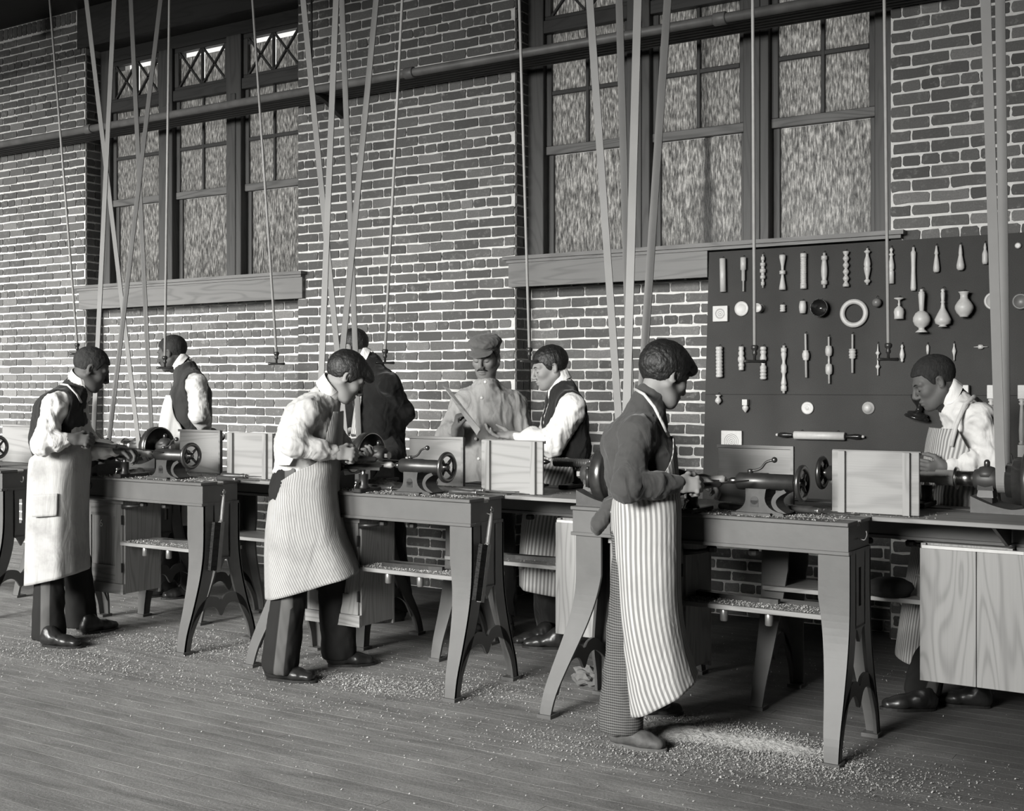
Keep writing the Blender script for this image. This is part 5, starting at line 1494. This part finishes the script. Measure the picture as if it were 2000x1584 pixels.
sheet('apron', [(575,670,803,803,.13,-48,35,6.25),(566,669,845,845,.145,-62,45,6.25),(555,666,890,885,.16,-62,60,6.25),(545,664,925,912,.17,-105,65,6.25),(530,661,975,958,.175,-190,70,6.25),(522,672,1050,1030,.18,-195,72,6.25),(522,692,1112,1078,.19,-195,72,6.25),(524,708,1166,1112,.20,-195,70,6.25)], M['apron_fine'], P3, B3, seed=7, fold=.006)
# shirt tail at the back of the waist
sheet('shirt_tail', [(553,645,872,872,.165,-195,-95,6.25),(548,640,893,890,.17,-195,-95,6.25),(546,640,905,900,.172,-195,-100,6.25)], M['white_shirt'], P3, B3, seed=8, fold=.002, nrow=12)
# 4. man in the dark jacket
P4, B4, J4, X4 = person('person in dark jacket turned away behind the stiff-collared boy', 7.8, 150,
    dict(neck=(722,706,0), sn=(760,752,-.15), sf=(712,746,.18), en=(788,806,-.02), ef=(688,812,.2), wn=(762,842,-.02), wf=(676,842,.12), wst=(745,822,0), pel=(750,880,0),
         hn=(758,890,-.09), hf=(744,890,.09), kn=(764,1040,-.08), kf=(730,1040,.10), an=(775,1185,-.06), af=(745,1180,.10)),
    (689,681,0,158,18,1.0), M['skin_light'],
    dict(handn=((-.5,.4,-.7),(-.4,-.6,.2),(-.3,.2,.9),.6), handf=((-.8,-.1,-.4),(.0,.3,-1),(0,-1,0),.7), hair=SHORT('hair_black', .008),
         top=dict(name='jacket', mat='black_jacket', e=.022, puff=.022, back=True, amp=.007, freq=18, tail=.05, zmin=1.02),
         legs=dict(mat='dark_trousers', w=1.1, hem=.10), shoen=((790,1212),(745,1215)), shoef=((755,1195),(715,1200)), collar=(.03,.062,.045,.02,'collar')))
sheet('apron', [(700,790,765,765,.15,-128,-215,7.8),(694,790,800,800,.16,-125,-215,7.8),(688,790,846,850,.17,-122,-215,7.8)], M['apron_wide'], P4, B4, seed=9, fold=.003, nrow=16)
# 5. instructor with the flat cap
P5, B5, J5, X5 = person('person in flat cap and grey work shirt holding up a thin board', 7.6, -102,
    dict(neck=(951,752,0), sn=(908,788,.02), sf=(1002,790,.05), en=(876,852,-.05), ef=(1026,864,-.02), wn=(890,838,-.30), wf=(985,925,-.28), wst=(955,862,0), pel=(957,930,0),
         hn=(935,940,0), hf=(980,940,0), kn=(935,1080,-.02), kf=(985,1080,-.02), an=(935,1210,0), af=(985,1210,0)),
    (949,698,0,-108,16,1.05), M['skin_mid'],
    dict(handn=((.15,-.2,1),(1,-.1,0),(.2,-.9,.3),1.0), handf=((-.5,-.3,-.6),(0,.8,-.2),(-.6,-.4,.4),.7), hair=SHORT('hair_black', .006), moustache=True,
         top=dict(name='work_shirt', mat='grey_shirt', e=.034, puff=.030, amp=.009, freq=(26,26,10), tail=.2, zmin=.78),
         legs=dict(mat='dark_trousers', w=.85), shoen=((930,1232),(925,1245)), shoef=((985,1232),(992,1245)), collar=(-.004,.066,.035,.02,'grey_shirt')))
hc, hf, hl, hu = X5['hc'], X5['hf'], X5['hl'], X5['hu']
S_ = Sdf(); q_ = lambda a, b, d: hc+hf*a+hl*b+hu*d
S_.el(q_(-.005,0,.095), (hf, hl, hu), (.118,.105,.050), .02); S_.el(q_(-.012,0,.062), (hf, hl, hu), (.106,.088,.045), .015)
S_.fn(lambda X, Y, Z: (.042-((X-hc[0])*hu[0]+(Y-hc[1])*hu[1]+(Z-hc[2])*hu[2])))
cap = garment('flat_cap', S_, .006, M['grey_cap'], P5, B5, amp=.004, freq=28, seed=4)
S_ = Sdf(); fb = unit(hf-hu*.28); ub = np.cross(fb, hl)
S_.el(q_(.085,0,.050), (fb, hl, ub), (.062,.078,.008), .004)
pkk = garment('cap_peak', S_, .005, M['grey_cap'], cap, B5*0, amp=0); pkk.data.transform(Matrix.Translation(-Vector(B5)))
for (px, py) in ((948,746),(941,777),(929,857),(935,896)):
    o = MB().lathe([(.001,-.002),(.009,-.002),(.010,.0),(.006,.003),(.001,.003)], Vector(cz(px, py, 7.6-.158 if py < 820 else 7.6-.165))-Vector(B5), Vector(-DV), 14).build('shirt_button', M['white'], P5)
bp = [(865,754),(877,758),(938,838),(931,850)]
zb_ = 7.22
pts = [cz(x, y, zb_+(.05 if i in (0, 1) else -.05)) for i, (x, y) in enumerate(bp)]
o = MB().add(pts+[p+DV*.006 for p in pts], [(0,1,2,3),(7,6,5,4),(0,4,5,1),(1,5,6,2),(2,6,7,3),(3,7,4,0)]).build('thin_board', M['guard'])
tag(o, 'thin pale board held up between the capped man and the student', 'board')
# 6. student in white shirt and vest
P6, B6, J6, X6 = person('person in white shirt, dark vest and striped apron facing the capped man', 7.05, 186,
    dict(neck=(1096,752,0), sn=(1118,797,-.17), sf=(1090,792,.17), en=(1078,866,-.20), ef=(1066,866,.15), wn=(1000,851,-.17), wf=(1000,880,.1), wst=(1108,878,0), pel=(1102,940,0),
         hn=(1106,955,-.09), hf=(1096,955,.09), kn=(1110,1100,-.09), kf=(1060,1095,.09), an=(1120,1230,-.08), af=(1075,1235,.10)),
    (1074,718,0,190,16,1.0), M['skin_light'],
    dict(handn=((-1,.1,.05),(.1,.1,1),(.1,.9,.3),.35), handf=((-1,0,-.2),(0,0,-1),(0,-1,0),.5), hair=(.009, FULL, .0, .0, 'hair_black', .0012),
         top=dict(name='shirt', mat='white_shirt', e=.010, puff=.030, amp=.009, freq=16, zmin=1.0, sleeve=.9), vest=dict(mat='black_vest', v=.30, low=-.04),
         legs=dict(mat='dark_trousers'), shoen=((1105,1268),(1062,1266)), shoef=((1080,1255),(1035,1258)), collar=(.015,.062,.05,.02,'collar')))
sheet('apron', [(1050,1145,890,890,.15,-80,-240,7.05),(1035,1140,940,940,.16,-60,-250,7.05),(1022,1128,1010,1010,.165,-55,-250,7.05),(1016,1105,1090,1090,.17,-55,-250,7.05),(1016,1098,1142,1158,.17,-50,-250,7.05)], M['apron_wide'], P6, B6, seed=5)
# 7. boy in the dark sweater, foreground
P7, B7, J7, X7 = person('person in dark turtleneck sweater and wide-striped apron turning wood in the foreground', 5.1, 20,
    dict(neck=(1264,792,0), sn=(1244,850,-.15), sf=(1262,842,.18), en=(1226,952,-.29), ef=(1296,948,.18), wn=(1326,946,-.20), wf=(1348,936,.12), wst=(1254,940,0), pel=(1254,1030,0),
         hn=(1248,1050,-.08), hf=(1266,1050,.10), kn=(1226,1240,-.06), kf=(1290,1225,.16), an=(1212,1418,-.05), af=(1268,1366,.33)),
    (1299,733,.0,30,24,1.03), M['skin_light'],
    dict(handn=((1,.05,-.02),(0,.8,-.5),(.1,.4,.9),1.0), handf=((1,-.35,-.05),(0,-.1,-1),(.2,-1,.1),.55), hair=(.020, FULL, .014, .0, 'hair_black', .0016),
         top=dict(name='sweater', mat='dark_sweater', e=.016, puff=.018, back=True, amp=.006, freq=20, turtle=True, zmin=.98),
         legs=dict(mat='tweed', zmin=.055, hem=.095, w=1.08, amp=.006), shoen=((1192,1452),(1282,1466)), shoef=((1232,1402),(1318,1396)), shoemat='shoe_dusty'))
sheet('apron', [(1208,1314,852,852,.15,-28,30,5.1),(1204,1320,890,890,.165,-52,45,5.1),(1200,1323,930,930,.18,-90,58,5.1),(1194,1325,965,960,.185,-160,66,5.1),(1190,1327,1003,998,.19,-178,70,5.1),(1196,1326,1090,1085,.195,-178,72,5.1),(1203,1327,1190,1170,.20,-178,72,5.1),(1214,1338,1290,1245,.205,-178,70,5.1),(1223,1357,1386,1306,.21,-176,66,5.1)], M['apron_wide'], P7, B7, ncol=80, nrow=70, seed=11, fold=.007)
tube_mesh('apron_strap', [cz(1306,852,4.98), cz(1294,826,4.93), cz(1278,795,4.93), cz(1258,770,4.97), cz(1240,760,5.06)], .0065, M['strap'], P7, B7)
tube_mesh('waist_string', [V3(cz(1258.5+68.5*math.cos(a), 1000, 5.1+.195*math.sin(a))) for a in [math.radians(-178+i*8) for i in range(31)]], .004, M['strap'], P7, B7, 6)
# knotted sweater tail behind the waist
S_ = Sdf(); S_.rc(cz(1196,985,5.08), cz(1172,1020,5.08), .035, .028, .02, [(DVn, 1.6)]); S_.rc(cz(1172,1020,5.08), cz(1166,1036,5.08), .028, .018, .02, [(DVn, 1.6)])
garment('sweater_tail', S_, .007, M['dark_sweater'], P7, B7, amp=.006, freq=30, seed=2)
# 8. man with the striped apron at the right
P8, B8, J8, X8 = person('person in white shirt, bow tie and striped apron bending left at the right edge', 5.78, 176,
    dict(neck=(1866,780,0), sn=(1912,822,-.16), sf=(1880,812,.18), en=(1940,902,-.16), ef=(1860,900,.2), wn=(1846,914,-.17), wf=(1800,920,.05), wst=(1896,905,0), pel=(1898,985,0),
         hn=(1900,1000,-.09), hf=(1888,1000,.09), kn=(1860,1180,-.12), kf=(1900,1180,.1), an=(1800,1355,-.16), af=(1915,1350,.05)),
    (1824,746,0,174,26,1.0), M['skin_brown'],
    dict(handn=((-1,.1,0),(0,.3,-1),(0,-.2,1),.6), handf=((-1,0,0),(0,0,-1),(0,-1,0),.6), hair=SHORT(), moustache=False,
         top=dict(name='shirt', mat='white_shirt', e=.012, puff=.034, back=True, amp=.010, freq=18, sleeve=.86, zmin=.98, cuff=True),
         legs=dict(mat='stripe_trousers', zmin=.06), shoen=((1828,1388),(1740,1386)), shoef=((1935,1384),(1850,1376)), collar=(.024,.062,.050,.026,'collar'), bow=True))
sheet('apron', [(1826,1925,836,836,.15,-118,-215,5.78),(1820,1928,870,870,.165,-100,-225,5.78),(1816,1930,908,908,.18,-72,-235,5.78),(1814,1935,945,948,.19,-25,-250,5.78),(1806,1938,1010,1010,.195,-15,-250,5.78),(1785,1935,1130,1130,.20,-20,-250,5.78),(1764,1925,1270,1300,.20,-30,-245,5.78),(1766,1920,1290,1330,.20,-30,-240,5.78)], M['apron_wide'], P8, B8, ncol=70, nrow=60, seed=13)
tube_mesh('apron_strap', [cz(1858,872,5.60), cz(1868,830,5.60), cz(1885,790,5.60), cz(1902,775,5.66), cz(1916,786,5.75)], .010, M['strap'], P8, B8)
# tools held in the hands
def held(a, b, label, L=.40):
    a, b = Vector(a), Vector(b); d = (b-a).normalized()
    r = thing('turning_gouge', label, 'gouge', a, group='gouges held in the hands')
    MB().lathe([(.009,0),(.014,.01),(.0155,.06),(.013,.13),(.011,.16),(.0135,.18),(.010,.19)], (0,0,0), d, 14).build('handle', M['handle'], r)
    ln = (b-a).length; up = Vector((0,0,1)); sd = d.cross(up).normalized()
    MB().strip([d*.185-sd*.006, d*(ln*.75)-sd*.009, d*ln-sd*.004], [d*.185+sd*.006, d*(ln*.75)+sd*.009, d*ln+sd*.004], (0,0,.006)).build('blade', M['iron'], r)
held(cz(1330,953,4.96), cz(1462,940,5.10), 'gouge in the hands of the boy in the dark sweater')
held(cz(664,892,6.10), cz(800,902,6.26), 'gouge in the hands of the stiff-collared boy')
held(cz(160,864,6.92), cz(318,884,7.12), 'gouge in the hands of the man at far left')
# ------------------------------------------------------------------ sawdust and shavings
def chips(name, label, pts, size, seed, mat_='sawdust'):
    rng = np.random.default_rng(seed); n = len(pts)
    P = np.asarray(pts, float)
    a = rng.uniform(0, 2*np.pi, n); L = size*rng.uniform(.5, 1.4, n); w = L*rng.uniform(.35, .8, n)
    tx, ty = np.cos(a), np.sin(a); tz = rng.normal(0, .35, n)
    d = np.stack([tx, ty, tz], 1)*L[:, None]; e = np.stack([-ty, tx, rng.normal(0, .35, n)], 1)*w[:, None]
    base = P.copy(); low = np.minimum(0, np.minimum(-np.abs(d[:, 2])/2, -np.abs(e[:, 2])/2)*1.0)
    base[:, 2] += np.abs(d[:, 2])/2 + np.abs(e[:, 2])/2 + .0008
    V = np.stack([base-d/2-e/2, base+d/2-e/2, base+d/2+e/2, base-d/2+e/2], 1)
    V[:, 1, 2] += L*.25; V[:, 2, 2] += L*.25
    me = bpy.data.meshes.new(name); me.vertices.add(4*n); me.vertices.foreach_set('co', V.reshape(-1))
    me.loops.add(4*n); me.loops.foreach_set('vertex_index', np.arange(4*n, dtype=np.int32))
    me.polygons.add(n); me.polygons.foreach_set('loop_start', np.arange(0, 4*n, 4, dtype=np.int32))
    me.materials.append(M[mat_]); me.update(); me.validate()
    o = link(name, me); tag(o, label, 'sawdust', kind='stuff')
    return o
rng = np.random.default_rng(11)
def blob(px, py, rx, ry, n, z=0.0):
    """chips scattered normally about the floor point seen at a pixel; rx, ry metres along and across the wall"""
    c = on(px, py, z)
    return np.stack([rng.normal(c.x, rx, n), rng.normal(c.y, ry, n), np.full(n, z)], 1)
floor_pts = np.concatenate([
    blob(1330, 1420, .18, .09, 8000), blob(1480, 1445, .15, .07, 8000), blob(1565, 1480, .12, .07, 6000), blob(1400, 1470, .3, .13, 6000),
    blob(1250, 1480, .3, .10, 1500), blob(1650, 1520, .25, .12, 1700), blob(1750, 1500, .35, .15, 900), blob(1130, 1460, .35, .12, 900),
    blob(690, 1335, .28, .07, 5000), blob(600, 1370, .4, .12, 900), blob(760, 1340, .2, .06, 900), blob(930, 1320, .25, .12, 900), blob(1000, 1350, .15, .08, 600),
    blob(150, 1288, .6, .13, 5000), blob(330, 1262, .4, .12, 3500), blob(500, 1262, .4, .13, 2500), blob(860, 1345, .22, .07, 2000), blob(250, 1330, .7, .3, 900), blob(700, 1450, 1.0, .5, 700), blob(1200, 1540, 1.0, .3, 600), blob(1550, 1300, .5, .3, 500), blob(900, 1270, .6, .4, 500), blob(300, 1200, .5, .3, 700)])
zf = np.zeros(len(floor_pts))
floor_pts[:, 2] = np.where(rng.random(len(floor_pts)) < .3, .004, 0)
chips('sawdust_chips', 'pale wood chips and shavings scattered over the plank floor', floor_pts, .0050, 3)
def mound(px, py, rx, ry, h, label, z=0.0, seed=0, n=44):
    """low lumpy heap"""
    c = on(px, py, z); r = np.random.default_rng(seed)
    g = np.linspace(-1, 1, n); X, Y = np.meshgrid(g, g, indexing='ij'); D = np.sqrt(X**2+Y**2)
    nz = np.zeros_like(X)
    for _ in range(7):
        kx, ky = r.normal(0, 5, 2); nz += np.sin(kx*X+ky*Y+r.uniform(0, 6))
    fine = r.normal(0, 1, X.shape)
    Hh = h*np.clip(1-D**2*(1+.12*nz), -.05, 1)**1.0*(.75+.09*nz) + .0025*fine*(D < .97)
    ang = np.arctan2(Y, X); rad = 1+.16*np.sin(3*ang+seed)+.1*np.sin(7*ang)
    V = np.stack([c.x + X*rx*rad, c.y + Y*ry*rad, z + np.maximum(Hh, -.004)], -1).reshape(-1, 3)
    idx = np.arange(n*n).reshape(n, n)
    q = np.stack([idx[:-1, :-1], idx[1:, :-1], idx[1:, 1:], idx[:-1, 1:]], -1).reshape(-1, 4)
    keep = (V[q][:, :, 2] > z-.0035).any(1); q = q[keep]
    me = bpy.data.meshes.new('sawdust_heap'); me.from_pydata(V.tolist(), [], q.tolist()); me.materials.append(M['pile' if h > .012 else 'drift']); me.update()
    o = link('sawdust_heap', me); tag(o, label, 'sawdust', kind='stuff'); return o
mound(1330, 1430, .26, .14, .022, 'low heap of pale sawdust by the shoes of the sweater boy', seed=1)
mound(1490, 1455, .24, .11, .020, 'low heap of pale sawdust left of the near bench foot', seed=2)
bench_pts = []
for i, n in ((1, 3000), (2, 3600), (3, 3000)):
    for (x0, x1, s) in ((-.95, -.55, 1), (-.55, -.05, .8)):
        m = int(n*s*.5); p = np.stack([FX[i]+rng.uniform(x0, x1, m), YF+np.clip(rng.normal(.14, .08, m), .005, .285), np.full(m, .9305)], 1); bench_pts.append(p)
    p = np.stack([FX[i]+rng.uniform(-.8, .25, 500), rng.uniform(5.06, 5.35, 500), np.full(500, .9305)], 1); bench_pts.append(p)
    p = np.stack([FX[i]+rng.uniform(-.73, -.02, 2200), YF+rng.uniform(.055, .2, 2200), np.full(2200, .5505)], 1); bench_pts.append(p)
p = np.stack([BX[2]+rng.uniform(.1, .7, 300), YB-rng.uniform(.1, .32, 300), np.full(300, .5505)], 1); bench_pts.append(p)
chips('bench_sawdust', 'pale shavings lying on the lathe beds and shelves', np.concatenate(bench_pts), .0048, 5)
for (px, py, i) in ((745, 945, 0), (270, 925, 1), (815, 955, 2)):
    mound(px, py, .13 if i < 2 else .05, .06 if i < 2 else .04, .035 if i < 2 else .03, ('heap of sawdust on the lathe bed under the hands of the collar boy', 'heap of sawdust on the lathe bed of the aproned man at left', 'small heap of sawdust at the tailstock foot of the collar boy lathe')[i], z=.931, seed=4+i, n=30)
